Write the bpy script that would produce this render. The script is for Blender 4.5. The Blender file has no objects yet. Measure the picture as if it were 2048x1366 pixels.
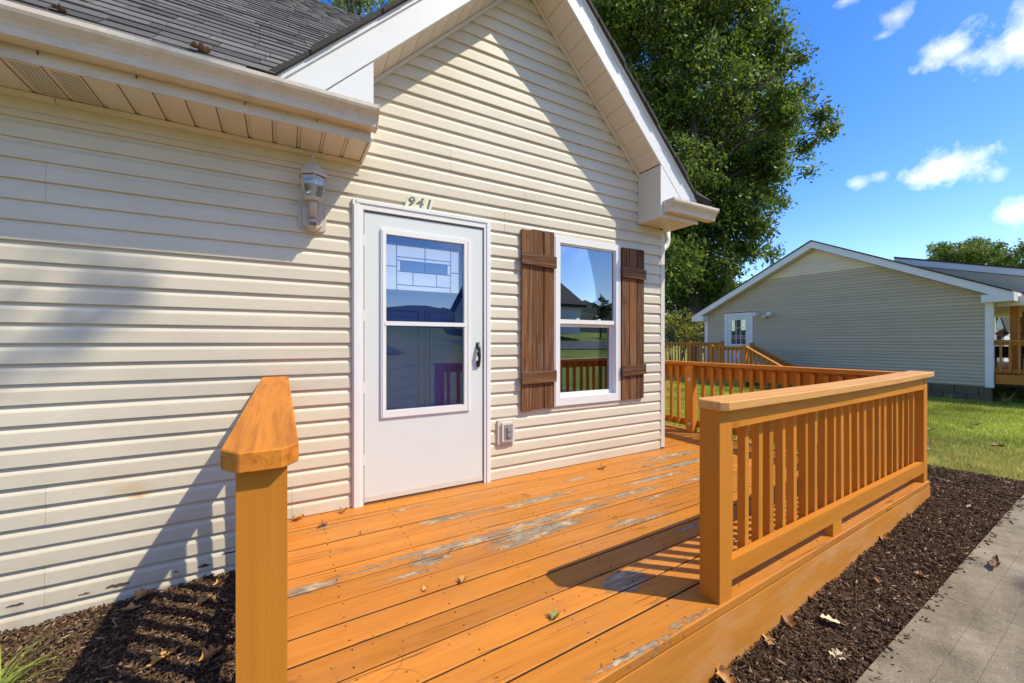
import bpy, bmesh, math, random
import numpy as np
from mathutils import Vector, Matrix, noise as mnoise

sc = bpy.context.scene
COL = sc.collection
R = math.radians
random.seed(7)
rng = np.random.default_rng(11)

# ------------------------------------------------------------------ camera, sky, sun, exposure
cam = bpy.data.objects.new('camera', bpy.data.cameras.new('camera'))
COL.objects.link(cam)
cam.location = (0, 0, 1.137)
cam.rotation_euler = (R(90), 0, R(-29.6))
cam.data.sensor_width = 36
cam.data.lens = 14.17
cam.data.clip_start = 0.05
cam.data.clip_end = 2000
sc.camera = cam

SUN = Vector((1.08, -1.0, 1.87)).normalized()          # towards the sun
EL = math.asin(SUN.z)
AZ = math.atan2(SUN.x, SUN.y)
world = bpy.data.worlds.new('World')
sc.world = world
world.use_nodes = True
wt = world.node_tree
wt.nodes.clear()


def wn(t, **k):
    n = wt.nodes.new(t)
    for a, v in k.items():
        setattr(n, a, v)
    return n


def wmath(op, a, b=None, c=None, clamp=False):
    n = wn('ShaderNodeMath', operation=op, use_clamp=clamp)
    for i, v in enumerate((a, b, c)):
        if v is None:
            continue
        if isinstance(v, (int, float)):
            n.inputs[i].default_value = v
        else:
            wt.links.new(v, n.inputs[i])
    return n.outputs[0]


wout = wn('ShaderNodeOutputWorld')
wbg = wn('ShaderNodeBackground')
wbg.inputs['Strength'].default_value = 0.15
sky = wn('ShaderNodeTexSky', sky_type='NISHITA', sun_disc=False, sun_elevation=EL, sun_rotation=AZ,
         altitude=200, air_density=1.0, dust_density=0.5, ozone_density=1.6)
hs = wn('ShaderNodeHueSaturation')
hs.inputs['Saturation'].default_value = 1.42
hs.inputs['Hue'].default_value = 0.515
hs.inputs['Value'].default_value = 0.68
wt.links.new(sky.outputs[0], hs.inputs['Color'])
geo = wn('ShaderNodeTexCoord')
vdir = geo.outputs['Generated']
nz = wn('ShaderNodeTexNoise')
nz.inputs['Scale'].default_value = 19
nz.inputs['Detail'].default_value = 7
nz.inputs['Roughness'].default_value = 0.62
wt.links.new(vdir, nz.inputs['Vector'])
nz0 = wmath('SUBTRACT', nz.outputs['Fac'], 0.5)
# (direction azimuth from +Y clockwise in degrees, elevation, half width, half height in degrees, strength)
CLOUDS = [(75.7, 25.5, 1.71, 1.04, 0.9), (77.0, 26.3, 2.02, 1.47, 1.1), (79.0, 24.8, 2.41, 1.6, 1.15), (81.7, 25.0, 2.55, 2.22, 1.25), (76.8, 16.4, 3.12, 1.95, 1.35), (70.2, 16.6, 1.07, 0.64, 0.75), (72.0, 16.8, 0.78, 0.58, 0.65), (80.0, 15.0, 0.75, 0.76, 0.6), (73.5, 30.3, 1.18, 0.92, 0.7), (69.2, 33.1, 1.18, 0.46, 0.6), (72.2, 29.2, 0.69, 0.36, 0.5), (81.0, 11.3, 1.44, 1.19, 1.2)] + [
          (100, 14, 9.45, 3.24, 1.1), (112, 32, 10.8, 5.4, 1.1), (120, 20, 12.15, 4.32, 1.2), (133, 48, 12.15, 6.75, 1), (150, 14, 10.8, 3.24, 1.1), (160, 34, 12.15, 6.075, 1.1), (178, 24, 10.8, 4.86, 1.1), (185, 55, 13.5, 8.1, 1),  # from here on: out-of-view clouds, added and enlarged to whiten the shade
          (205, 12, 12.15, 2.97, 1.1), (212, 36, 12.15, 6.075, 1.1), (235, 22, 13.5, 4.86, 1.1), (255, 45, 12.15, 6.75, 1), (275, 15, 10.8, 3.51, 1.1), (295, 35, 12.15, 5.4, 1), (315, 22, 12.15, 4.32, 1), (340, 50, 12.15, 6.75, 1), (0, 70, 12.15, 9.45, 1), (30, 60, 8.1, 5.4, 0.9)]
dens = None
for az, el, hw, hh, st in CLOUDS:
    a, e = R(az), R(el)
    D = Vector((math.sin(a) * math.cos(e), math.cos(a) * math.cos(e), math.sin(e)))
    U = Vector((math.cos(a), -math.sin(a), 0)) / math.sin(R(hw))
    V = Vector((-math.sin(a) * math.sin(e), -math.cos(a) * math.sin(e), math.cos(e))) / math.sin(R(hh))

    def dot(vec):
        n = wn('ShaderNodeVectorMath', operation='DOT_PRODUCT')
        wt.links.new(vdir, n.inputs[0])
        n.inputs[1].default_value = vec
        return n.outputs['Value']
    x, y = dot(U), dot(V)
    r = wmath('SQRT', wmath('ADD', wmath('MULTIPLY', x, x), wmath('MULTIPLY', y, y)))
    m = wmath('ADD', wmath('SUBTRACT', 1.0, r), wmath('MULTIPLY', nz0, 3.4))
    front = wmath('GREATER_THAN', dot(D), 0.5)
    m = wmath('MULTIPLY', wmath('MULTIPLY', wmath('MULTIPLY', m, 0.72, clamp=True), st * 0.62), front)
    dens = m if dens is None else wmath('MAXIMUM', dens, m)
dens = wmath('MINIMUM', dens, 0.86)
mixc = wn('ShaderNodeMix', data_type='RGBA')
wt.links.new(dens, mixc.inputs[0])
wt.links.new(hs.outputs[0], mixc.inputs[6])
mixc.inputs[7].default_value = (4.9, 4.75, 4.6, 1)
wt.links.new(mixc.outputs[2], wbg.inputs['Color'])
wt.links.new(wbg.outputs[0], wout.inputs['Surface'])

sun = bpy.data.objects.new('sun', bpy.data.lights.new('sun', 'SUN'))
COL.objects.link(sun)
sun.data.energy = 2.0
sun.data.angle = R(0.5)
sun.data.color = (1.0, 0.93, 0.74)
sun.rotation_euler = SUN.to_track_quat('Z', 'Y').to_euler()
sun.location = (8, -8, 14)

sc.view_settings.view_transform = 'Standard'
sc.view_settings.look = 'None'
sc.view_settings.gamma = 1.0
sc.view_settings.exposure = 1.38
sc.view_settings.use_curve_mapping = False
sc.render.engine = 'CYCLES'
sc.cycles.use_denoising = True
sc.cycles.max_bounces = 8
sc.cycles.transparent_max_bounces = 12


# ------------------------------------------------------------------ materials
class NT:
    def __init__(s, name, rough=0.6, spec=0.4):
        s.m = bpy.data.materials.new(name)
        s.m.use_nodes = True
        s.t = s.m.node_tree
        s.b = s.t.nodes['Principled BSDF']
        s.b.inputs['Roughness'].default_value = rough
        s.b.inputs['Specular IOR Level'].default_value = spec
        s._obj = None

    def n(s, typ, **k):
        nd = s.t.nodes.new(typ)
        for a, v in k.items():
            setattr(nd, a, v)
        return nd

    def lk(s, a, b):
        s.t.links.new(a, b)

    def inp(s, sock, v):
        if isinstance(v, (int, float)):
            sock.default_value = v
        elif isinstance(v, tuple):
            sock.default_value = v if len(v) == len(sock.default_value) else (*v, 1)
        else:
            s.lk(v, sock)

    def math(s, op, a, b=0.0, clamp=False):
        nd = s.n('ShaderNodeMath', operation=op, use_clamp=clamp)
        s.inp(nd.inputs[0], a)
        s.inp(nd.inputs[1], b)
        return nd.outputs[0]

    def rand(s):
        return s.n('ShaderNodeObjectInfo').outputs['Random']

    def pos(s):
        return s.n('ShaderNodeNewGeometry').outputs['Position']

    def obj(s):
        """object coordinates shifted by a per-object random offset"""
        if s._obj is None:
            tc = s.n('ShaderNodeTexCoord')
            sc_ = s.n('ShaderNodeVectorMath', operation='SCALE')
            sc_.inputs[0].default_value = (37.1, 53.7, 91.3)
            s.lk(s.rand(), sc_.inputs['Scale'])
            ad = s.n('ShaderNodeVectorMath', operation='ADD')
            s.lk(tc.outputs['Object'], ad.inputs[0])
            s.lk(sc_.outputs[0], ad.inputs[1])
            s._obj = ad.outputs[0]
        return s._obj

    def scl(s, v, k):
        nd = s.n('ShaderNodeVectorMath', operation='MULTIPLY')
        s.lk(v, nd.inputs[0])
        nd.inputs[1].default_value = k
        return nd.outputs[0]

    def noise(s, vec, scale=5, detail=3, rough=0.55, k=None, dist=0.0):
        nd = s.n('ShaderNodeTexNoise')
        nd.inputs['Scale'].default_value = scale
        nd.inputs['Detail'].default_value = detail
        nd.inputs['Roughness'].default_value = rough
        nd.inputs['Distortion'].default_value = dist
        s.lk(s.scl(vec, k) if k else vec, nd.inputs['Vector'])
        return nd.outputs['Fac']

    def ramp(s, f, lo, hi):
        nd = s.n('ShaderNodeMapRange')
        s.inp(nd.inputs['Value'], f)
        nd.inputs['From Min'].default_value = lo
        nd.inputs['From Max'].default_value = hi
        return nd.outputs[0]

    def mix(s, f, a, b, mode='MIX'):
        nd = s.n('ShaderNodeMix', data_type='RGBA', blend_type=mode)
        s.inp(nd.inputs[0], f)
        s.inp(nd.inputs[6], a)
        s.inp(nd.inputs[7], b)
        return nd.outputs[2]

    def gain(s, col, f, lo, hi):
        """multiply a colour by a factor running lo..hi as f runs 0..1"""
        v = s.math('ADD', s.math('MULTIPLY', f, hi - lo), lo)
        return s.mix(1.0, col, s.grey(v), 'MULTIPLY')

    def grey(s, v):
        nd = s.n('ShaderNodeCombineColor')
        for i in range(3):
            s.inp(nd.inputs[i], v)
        return nd.outputs[0]

    def bump(s, h, strength=0.3, dist=0.01):
        nd = s.n('ShaderNodeBump')
        nd.inputs['Strength'].default_value = strength
        nd.inputs['Distance'].default_value = dist
        s.lk(h, nd.inputs['Height'])
        s.lk(nd.outputs[0], s.b.inputs['Normal'])

    def done(s, col, rough=None):
        s.inp(s.b.inputs['Base Color'], col)
        if rough is not None:
            s.inp(s.b.inputs['Roughness'], rough)
        return s.m


def m_plain(name, col, rough=0.6, var=0.12, scale=6, dirt=0.0, dirtcol=(0.2, 0.15, 0.1), spec=0.4, bump=0.0):
    a = NT(name, rough, spec)
    n1 = a.noise(a.obj(), scale, 5, 0.6)
    c = a.gain(col, n1, 1 - var, 1 + var)
    if dirt:
        n2 = a.noise(a.obj(), scale * 2.2, 6, 0.7)
        c = a.mix(a.math('MULTIPLY', a.ramp(n2, 0.5, 0.8), dirt), c, dirtcol)
    if bump:
        a.bump(a.noise(a.obj(), 60, 4), bump, 0.004)
    return a.done(c)


def m_siding(name, col, dirt):
    a = NT(name, 0.45, 0.35)
    p = a.pos()
    streak = a.noise(p, 1.0, 5, 0.6, k=(2.5, 2.5, 22))
    fine = a.noise(p, 1.0, 3, 0.6, k=(12, 12, 160))
    blot = a.noise(p, 1.3, 5, 0.6)
    c = a.gain(col, streak, 0.93, 1.06)
    c = a.gain(c, fine, 0.96, 1.04)
    c = a.mix(a.math('MULTIPLY', a.ramp(blot, 0.45, 0.75), dirt), c, (0.42, 0.36, 0.25))
    if name == 'cream_vinyl':
        # splashed earth near the ground and one rust stain
        sx = a.n('ShaderNodeSeparateXYZ')
        a.lk(p, sx.inputs[0])
        low = a.ramp(sx.outputs['Z'], 0.05, -0.30)
        left = a.ramp(sx.outputs['X'], 0.2, -0.1)
        mk = a.math('MULTIPLY', a.math('MULTIPLY', low, left), a.ramp(a.noise(p, 7, 5, 0.7), 0.35, 0.7))
        c = a.mix(a.math('MULTIPLY', mk, 0.55), c, (0.36, 0.24, 0.12))
        for (x, z, rx, rz, st) in ((-0.70, 0.29, 0.07, 0.025, 0.8), (-0.72, 0.33, 0.14, 0.05, 0.35), (-0.80, 0.40, 0.2, 0.09, 0.22), (-0.5, 0.1, 0.3, 0.12, .12)):
            dx = a.math('DIVIDE', a.math('SUBTRACT', sx.outputs['X'], x), rx)
            dz = a.math('DIVIDE', a.math('SUBTRACT', sx.outputs['Z'], z), rz)
            rr = a.math('SQRT', a.math('ADD', a.math('MULTIPLY', dx, dx), a.math('MULTIPLY', dz, dz)))
            f = a.math('SUBTRACT', a.math('ADD', 1.0, a.math('MULTIPLY', a.math('SUBTRACT', a.noise(p, 14, 4), 0.5), 1.6)), rr, clamp=True)
            c = a.mix(a.math('MULTIPLY', f, st), c, (0.55, 0.26, 0.05))
    c = a.gain(c, a.rand(), 0.94, 1.04)
    a.bump(fine, 0.12, 0.003)
    return a.done(c)


def m_wood(name, col, dark, axis, rough=0.55, worn=0.0, grain=0.35, var=0.12, spec=0.15, knots=True, freq=45):
    a = NT(name, rough, spec)
    o = a.obj()
    k = [freq] * 3
    k[axis] = 1.6
    k2 = [14, 14, 14]
    k2[axis] = 1.1
    g = a.noise(o, 1.0, 5, 0.65, k=tuple(k), dist=0.6)
    b = a.noise(o, 1.0, 3, 0.5, k=tuple(k2))
    c = a.mix(a.math('MULTIPLY', a.ramp(g, 0.45, 0.72), grain), col, dark)
    c = a.gain(c, b, 1 - var, 1 + var)
    c = a.gain(c, a.rand(), 1 - var * 0.9, 1 + var * 0.9)
    if knots:
        kk = [5.0, 5.0, 5.0]
        kk[axis] = 2.2
        vo = a.n('ShaderNodeTexVoronoi')
        vo.inputs['Scale'].default_value = 1.0
        a.lk(a.scl(o, tuple(kk)), vo.inputs['Vector'])
        kn = a.ramp(vo.outputs['Distance'], 0.13, 0.04)
        c = a.mix(a.math('MULTIPLY', kn, 0.55), c, dark)
    if freq > 100:                          # weathered boards: silvered streaks along the grain
        ks = [75, 75, 75]
        ks[axis] = 2.5
        c = a.mix(a.math('MULTIPLY', a.ramp(a.noise(o, 1.0, 5, 0.7, k=tuple(ks)), 0.50, 0.68), 0.6), c, (0.30, 0.225, 0.155))
    if worn:
        kw = [30, 30, 30]
        kw[axis] = 5
        w = a.noise(o, 1.0, 6, 0.72, k=tuple(kw))
        c = a.mix(a.math('MULTIPLY', a.ramp(w, 0.66, 0.70), worn), c, (0.38, 0.32, 0.25))
    a.bump(g, 0.25, 0.004)
    return a.done(c)


ORANGE = (0.56, 0.205, 0.022)
ORDARK = (0.32, 0.10, 0.010)


def m_deck():
    a = NT('deck_stain', 0.55, 0.18)
    p = a.pos()
    o = a.obj()
    g = a.noise(o, 1.0, 5, 0.65, k=(1.6, 42, 42), dist=0.7)
    b = a.noise(o, 1.0, 4, 0.6, k=(1.3, 9, 9))
    c = a.mix(a.math('MULTIPLY', a.ramp(g, 0.46, 0.74), 0.5), (0.53, 0.195, 0.027), (0.34, 0.107, 0.014))
    c = a.gain(c, b, 0.70, 1.26)
    c = a.gain(c, a.rand(), 0.84, 1.14)
    scuff = a.noise(p, 3.2, 6, 0.7)
    c = a.mix(a.math('MULTIPLY', a.ramp(scuff, 0.52, 0.72), 0.5), c, (0.40, 0.16, 0.06))
    kv = a.n('ShaderNodeTexVoronoi')
    kv.inputs['Scale'].default_value = 1.0
    a.lk(a.scl(o, (1.9, 6.5, 6.5)), kv.inputs['Vector'])
    c = a.mix(a.math('MULTIPLY', a.ramp(kv.outputs['Distance'], 0.12, 0.03), 0.6), c, (0.20, 0.065, 0.02))
    dust = a.noise(p, 1.1, 6, 0.7)
    c = a.mix(a.math('MULTIPLY', a.ramp(dust, 0.48, 0.72), 0.30), c, (0.45, 0.26, 0.13))
    # dark hairline checks along the grain
    ck = a.noise(o, 1.0, 3, 0.6, k=(1.1, 70, 20), dist=0.3)
    c = a.mix(a.math('MULTIPLY', a.ramp(ck, 0.645, 0.68), 0.8), c, (0.09, 0.045, 0.02))
    # specks of grit and nail heads
    vo = a.n('ShaderNodeTexVoronoi')
    vo.inputs['Scale'].default_value = 17
    a.lk(p, vo.inputs['Vector'])
    c = a.mix(a.math('MULTIPLY', a.ramp(vo.outputs['Distance'], 0.10, 0.06), 0.7), c, (0.06, 0.035, 0.02))
    # peeled patches where the stain has come off: bare grey wood
    sx = a.n('ShaderNodeSeparateXYZ')
    a.lk(p, sx.inputs[0])
    X, Y = sx.outputs['X'], sx.outputs['Y']
    ed = a.ramp(a.noise(p, 1.0, 9, 0.78, k=(15, 52, 10), dist=1.2), 0.33, 0.67)
    tot = None
    P = [(1.41, 1.40, .085, .05, 1.5), (0.88, 2.47, .11, .028, 1.2), (1.05, 2.45, .17, .02, 1.0), (1.56, 2.43, .26, .03, 1.2),
         (0.66, 2.03, .07, .04, 1.2), (0.10, 2.075, .09, .028, 1.3), (0.70, 2.13, .32, .016, 1.0), (0.35, 2.10, .20, .012, .8),
         (0.98, 2.10, .30, .022, 1.1), (1.35, 2.03, .22, .045, 1.4), (1.15, 1.96, .12, .02, 1.1), (1.55, 2.14, .40, .03, 1.2),
         (2.12, 2.64, .09, .022, 1.1), (1.85, 2.27, .20, .018, 1.0), (2.29, 2.19, .22, .026, 1.2), (1.87, 1.85, .10, .022, 1.1),
         (2.05, 1.82, .16, .015, 1.0), (2.15, 1.61, .09, .016, 1.1), (3.35, 2.70, .30, .035, 1.2), (3.30, 2.47, .35, .035, 1.2),
         (2.70, 2.33, .30, .025, 1.1), (2.9, 2.60, .25, .02, .9), (1.12, 1.056, .17, .011, 1.1), (1.42, 1.075, .10, .014, 1.0),
         (0.76, 2.74, .14, .018, .9), (0.21, 2.715, .1, .014, .8), (2.45, 2.05, .2, .02, .9), (3.1, 2.15, .3, .03, 1.0), (0.55, 1.955, .10, .014, 1.0)]
    for (x, y, rx, ry, st) in P:
        dx = a.math('DIVIDE', a.math('SUBTRACT', X, x), rx * 2.5)
        dy = a.math('DIVIDE', a.math('SUBTRACT', Y, y), ry * 2.2)
        rr = a.math('SQRT', a.math('ADD', a.math('MULTIPLY', dx, dx), a.math('MULTIPLY', dy, dy)))
        f = a.math('MULTIPLY', a.math('SUBTRACT', 1.0, rr), st * 1.15, clamp=True)
        tot = f if tot is None else a.math('MAXIMUM', tot, f)
    msk = a.math('MULTIPLY', a.math('SUBTRACT', a.math('ADD', ed, a.math('MULTIPLY', tot, 0.80)), 1.02), 14.0, clamp=True)
    gr = a.noise(p, 1.0, 4, 0.7, k=(5, 120, 30), dist=0.5)
    big = a.noise(p, 1.0, 3, 0.6, k=(6, 14, 10))
    bare = a.mix(a.ramp(gr, 0.35, 0.65), (0.085, 0.062, 0.040), (0.46, 0.37, 0.255))
    bare = a.mix(a.math('MULTIPLY', a.ramp(big, 0.50, 0.64), 0.75), bare, (0.60, 0.46, 0.28))
    rim = a.math('MULTIPLY', msk, a.math('SUBTRACT', 1.0, msk))
    c = a.mix(msk, c, bare)
    c = a.mix(a.math('MULTIPLY', rim, 2.4, clamp=True), c, (0.10, 0.06, 0.035))
    # two faint ring marks left by pots
    for (x, y, r) in ((0.27, 1.50, 0.115), (0.30, 1.30, 0.12)):
        dx, dy = a.math('SUBTRACT', X, x), a.math('SUBTRACT', Y, y)
        rr = a.math('SQRT', a.math('ADD', a.math('MULTIPLY', dx, dx), a.math('MULTIPLY', dy, dy)))
        f = a.ramp(a.math('ABSOLUTE', a.math('SUBTRACT', rr, r)), 0.004, 0.001)
        c = a.mix(a.math('MULTIPLY', f, a.math('MULTIPLY', a.ramp(a.noise(p, 9, 3), 0.35, 0.6), 0.45)), c, (0.12, 0.07, 0.04))
    h = a.math('ADD', a.math('MULTIPLY', g, 0.3), a.math('MULTIPLY', msk, -0.9))
    a.bump(h, 0.55, 0.004)
    rg = a.math('ADD', 0.42, a.math('MULTIPLY', msk, 0.4))
    return a.done(c, rg)


def m_shingle():
    a = NT('asphalt_shingle', 0.9, 0.2)
    p = a.pos()
    g = a.noise(p, 170, 2, 0.7)
    b = a.noise(p, 3.0, 5, 0.6)
    c = a.gain((0.122, 0.112, 0.102), a.rand(), 0.62, 1.4)
    c = a.gain(c, g, 0.35, 1.65)
    c = a.gain(c, b, 0.7, 1.3)
    a.bump(g, 0.6, 0.004)
    return a.done(c)


def m_concrete():
    a = NT('walk_concrete', 0.95, 0.08)
    p = a.pos()
    big = a.noise(p, 2.2, 6, 0.65)
    mid = a.noise(p, 18, 5, 0.7)
    fine = a.noise(p, 160, 3, 0.7)
    c = a.mix(a.ramp(big, 0.35, 0.68), (0.155, 0.125, 0.080), (0.31, 0.258, 0.178))
    c = a.gain(c, a.ramp(a.noise(p, 0.9, 4, 0.6), 0.35, 0.65), 0.72, 1.2)
    c = a.gain(c, mid, 0.6, 1.4)
    c = a.gain(c, fine, 0.55, 1.45)
    vo = a.n('ShaderNodeTexVoronoi')
    vo.inputs['Scale'].default_value = 85
    a.lk(p, vo.inputs['Vector'])
    sp = a.ramp(vo.outputs['Distance'], 0.24, 0.12)
    c = a.mix(a.math('MULTIPLY', a.math('MULTIPLY', sp, a.ramp(a.noise(p, 40, 3), 0.45, 0.6)), 0.7), c, (0.55, 0.52, 0.46))
    v2 = a.n('ShaderNodeTexVoronoi')
    v2.inputs['Scale'].default_value = 60
    a.lk(p, v2.inputs['Vector'])
    c = a.mix(a.math('MULTIPLY', a.ramp(v2.outputs['Distance'], 0.2, 0.1), 0.6), c, (0.07, 0.062, 0.05))
    a.bump(a.math('ADD', fine, mid), 0.5, 0.004)
    return a.done(c)


def m_ground(name, c1, c2, s=1.2, fine=60, rough=0.95):
    a = NT(name, rough, 0.15)
    p = a.pos()
    c = a.mix(a.ramp(a.noise(p, s, 6, 0.65), 0.35, 0.65), c1, c2)
    c = a.gain(c, a.noise(p, fine, 3, 0.7), 0.55, 1.45)
    a.bump(a.noise(p, fine, 3, 0.7), 0.6, 0.02)
    return a.done(c)


def m_island(name, c1, c2, rough=0.7, c3=None, trans=0.0, spec=0.3, p3=0.85, clump=0.9):
    """colour differs from piece to piece of one joined mesh"""
    a = NT(name, rough, spec)
    ri = a.n('ShaderNodeNewGeometry').outputs['Random Per Island']
    c = a.mix(ri, c1, c2)
    if c3:
        r2 = a.math('FRACT', a.math('MULTIPLY', ri, 17.31))
        c = a.mix(a.math('GREATER_THAN', r2, p3), c, c3)
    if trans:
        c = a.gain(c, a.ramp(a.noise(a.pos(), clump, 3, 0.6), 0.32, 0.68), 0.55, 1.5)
    a.inp(a.b.inputs['Base Color'], c)
    if trans:
        tr = a.n('ShaderNodeBsdfTranslucent')
        a.lk(a.gain(c, 0.0, 1.6, 1.6), tr.inputs['Color'])
        mx = a.n('ShaderNodeMixShader')
        mx.inputs[0].default_value = trans
        a.lk(a.b.outputs[0], mx.inputs[1])
        a.lk(tr.outputs[0], mx.inputs[2])
        a.lk(mx.outputs[0], a.t.nodes['Material Output'].inputs['Surface'])
    return a.m


def m_lawn():
    a = NT('lawn_soil', 0.95, 0.1)
    p = a.pos()
    sx = a.n('ShaderNodeSeparateXYZ')
    a.lk(p, sx.inputs[0])
    n = a.noise(p, 0.8, 6, 0.65)
    c = a.mix(a.ramp(n, 0.35, 0.65), (0.13, 0.18, 0.025), (0.24, 0.27, 0.05))
    dry = a.math('MULTIPLY', a.ramp(sx.outputs['X'], 7.4, 5.6), a.ramp(a.noise(p, 2.5, 4), 0.3, 0.6))
    c = a.mix(a.math('MULTIPLY', dry, 0.85), c, (0.40, 0.31, 0.13))
    c = a.gain(c, a.noise(p, 45, 3, 0.7), 0.5, 1.5)
    return a.done(c)


def m_glass(name, refl, tint, gcol=(0.9, 0.93, 1.0), wav=0.0):
    a = NT(name)
    gl = a.n('ShaderNodeBsdfGlossy')
    gl.inputs['Roughness'].default_value = 0.0
    gl.inputs['Color'].default_value = (*gcol, 1)
    tr = a.n('ShaderNodeBsdfTransparent')
    tr.inputs['Color'].default_value = (*tint, 1)
    mx = a.n('ShaderNodeMixShader')
    fr = a.n('ShaderNodeFresnel')
    fr.inputs['IOR'].default_value = 1.5
    f = a.math('ADD', a.math('MULTIPLY', fr.outputs[0], 0.8), refl, clamp=True)
    a.lk(f, mx.inputs[0])
    a.lk(tr.outputs[0], mx.inputs[1])
    a.lk(gl.outputs[0], mx.inputs[2])
    if wav:
        bp = a.n('ShaderNodeBump')
        bp.inputs['Strength'].default_value = wav
        bp.inputs['Distance'].default_value = 0.02
        a.lk(a.noise(a.pos(), 2.0, 1), bp.inputs['Height'])
        a.lk(bp.outputs[0], gl.inputs['Normal'])
    a.lk(mx.outputs[0], a.t.nodes['Material Output'].inputs['Surface'])
    return a.m


M = {}
M['siding'] = m_siding('cream_vinyl', (0.66, 0.585, 0.44), 0.34)
M['grey_siding'] = m_siding('taupe_vinyl', (0.56, 0.455, 0.30), 0.25)
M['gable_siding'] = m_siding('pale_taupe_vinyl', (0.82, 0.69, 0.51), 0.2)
M['white'] = m_plain('white_paint', (0.78, 0.76, 0.71), 0.4, 0.04, 3, 0.12, (0.5, 0.46, 0.4))
M['door_white'] = m_plain('door_white', (0.69, 0.71, 0.665), 0.35, 0.03, 2, 0.06, (0.5, 0.46, 0.4))
M['trim'] = m_plain('cream_trim', (0.66, 0.61, 0.50), 0.45, 0.06, 4, 0.25, (0.4, 0.32, 0.2))
M['gutter'] = m_plain('aged_gutter', (0.66, 0.57, 0.45), 0.4, 0.14, 3, 0.6, (0.36, 0.26, 0.15))
M['soffit'] = m_plain('soffit_vinyl', (0.70, 0.615, 0.50), 0.5, 0.06, 3, 0.25, (0.42, 0.30, 0.2))
M['vent'] = m_plain('vent_hole', (0.10, 0.075, 0.05), 0.8)
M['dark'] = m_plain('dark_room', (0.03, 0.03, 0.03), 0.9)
M['sheath'] = m_plain('sheathing', (0.10, 0.09, 0.08), 0.9)
M['shingle'] = m_shingle()
M['shingle_edge'] = m_plain('shingle_edge', (0.05, 0.042, 0.036), 0.9, 0.3, 20)
M['deck'] = m_deck()
M['edge_dirt'] = m_plain('edge_dirt', (0.05, 0.028, 0.014), 0.9, 0.3, 20)
M['rail_x'] = m_wood('rail_stain_along', ORANGE, ORDARK, 0, worn=0.10, grain=0.3, var=0.14)
M['rail_y'] = m_wood('rail_stain_across', ORANGE, ORDARK, 1, worn=0.12, grain=0.35, var=0.14)
M['rail_z'] = m_wood('post_stain', ORANGE, ORDARK, 2, grain=0.2, var=0.13, freq=38)
a_ = NT('fascia_stain', 0.65, 0.12)
p_ = a_.pos()
g_ = a_.noise(a_.obj(), 1.0, 5, 0.65, k=(1.6, 45, 45), dist=0.6)
c_ = a_.mix(a_.math('MULTIPLY', a_.ramp(g_, 0.45, 0.72), 0.35), (0.56, 0.215, 0.034), (0.36, 0.125, 0.02))
c_ = a_.gain(c_, a_.noise(p_, 1.0, 4, 0.6, k=(1.2, 5, 9)), 0.78, 1.22)
c_ = a_.mix(a_.math('MULTIPLY', a_.ramp(a_.noise(p_, 1.0, 5, 0.65, k=(1.4, 5, 5)), 0.50, 0.70), 0.6), c_, (0.62, 0.36, 0.17))
c_ = a_.mix(a_.math('MULTIPLY', a_.ramp(a_.noise(p_, 1.0, 8, 0.75, k=(16, 16, 45)), 0.665, 0.70), 0.85), c_, (0.66, 0.53, 0.40))
c_ = a_.mix(a_.math('MULTIPLY', a_.ramp(a_.noise(p_, 1.0, 5, 0.7, k=(3, 9, 60)), 0.70, 0.73), 0.7), c_, (0.12, 0.05, 0.02))
v_ = a_.n('ShaderNodeTexVoronoi')
v_.inputs['Scale'].default_value = 8
a_.lk(p_, v_.inputs['Vector'])
c_ = a_.mix(a_.math('MULTIPLY', a_.ramp(v_.outputs['Distance'], 0.075, 0.05), 0.8), c_, (0.09, 0.04, 0.02))
a_.bump(g_, 0.25, 0.004)
M['fascia_wood'] = a_.done(c_)
M['cap'] = m_wood('cap_stain', (0.72, 0.36, 0.11), (0.42, 0.17, 0.04), 0, worn=0.25, grain=0.5)
M['cap_y'] = m_wood('cap_stain_across', (0.60, 0.205, 0.024), (0.26, 0.075, 0.012), 1, worn=0.12, grain=0.75)
M['shutter'] = m_wood('shutter_board', (0.175, 0.075, 0.030), (0.035, 0.014, 0.007), 2, 0.7, worn=0.45, grain=1.0, var=0.5, spec=0.1, freq=120)
M['shutter_x'] = m_wood('shutter_batten', (0.18, 0.078, 0.032), (0.04, 0.016, 0.008), 0, 0.7, worn=0.45, grain=1.0, var=0.45, spec=0.1, freq=120)
M['far_wood'] = m_plain('neighbour_stain', (0.50, 0.18, 0.02), 0.6, 0.15, 5)
M['glass_window'] = m_glass('window_glass', 0.22, (0.9, 0.92, 0.93), (0.80, 0.88, 1.0), 0.004)
M['glass_storm'] = m_glass('storm_glass', 0.07, (0.96, 0.97, 0.985), (0.75, 0.85, 1.0), 0.004)
M['glass_far'] = m_glass('far_glass', 0.15, (0.7, 0.72, 0.75))
M['entry_door'] = m_plain('entry_door_blue', (0.02, 0.085, 0.34), 0.4, 0.08, 3)
M['came'] = m_plain('lead_came', (0.12, 0.16, 0.25), 0.4)
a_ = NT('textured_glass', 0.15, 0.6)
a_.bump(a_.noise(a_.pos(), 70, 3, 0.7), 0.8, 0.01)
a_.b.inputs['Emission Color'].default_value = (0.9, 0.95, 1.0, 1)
a_.b.inputs['Emission Strength'].default_value = 0.16      # glow added to the panes, standing in for daylight through them
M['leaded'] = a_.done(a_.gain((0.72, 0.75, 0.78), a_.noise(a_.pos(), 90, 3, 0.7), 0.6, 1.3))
M['clear_leaded'] = m_plain('clear_leaded', (0.25, 0.38, 0.62), 0.15)
M['lamp'] = m_plain('aged_lamp_paint', (0.54, 0.47, 0.39), 0.45, 0.15, 25, 0.7, (0.4, 0.26, 0.16))
M['lamp_glass'] = m_glass('lantern_glass', 0.12, (0.86, 0.88, 0.84))
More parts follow.
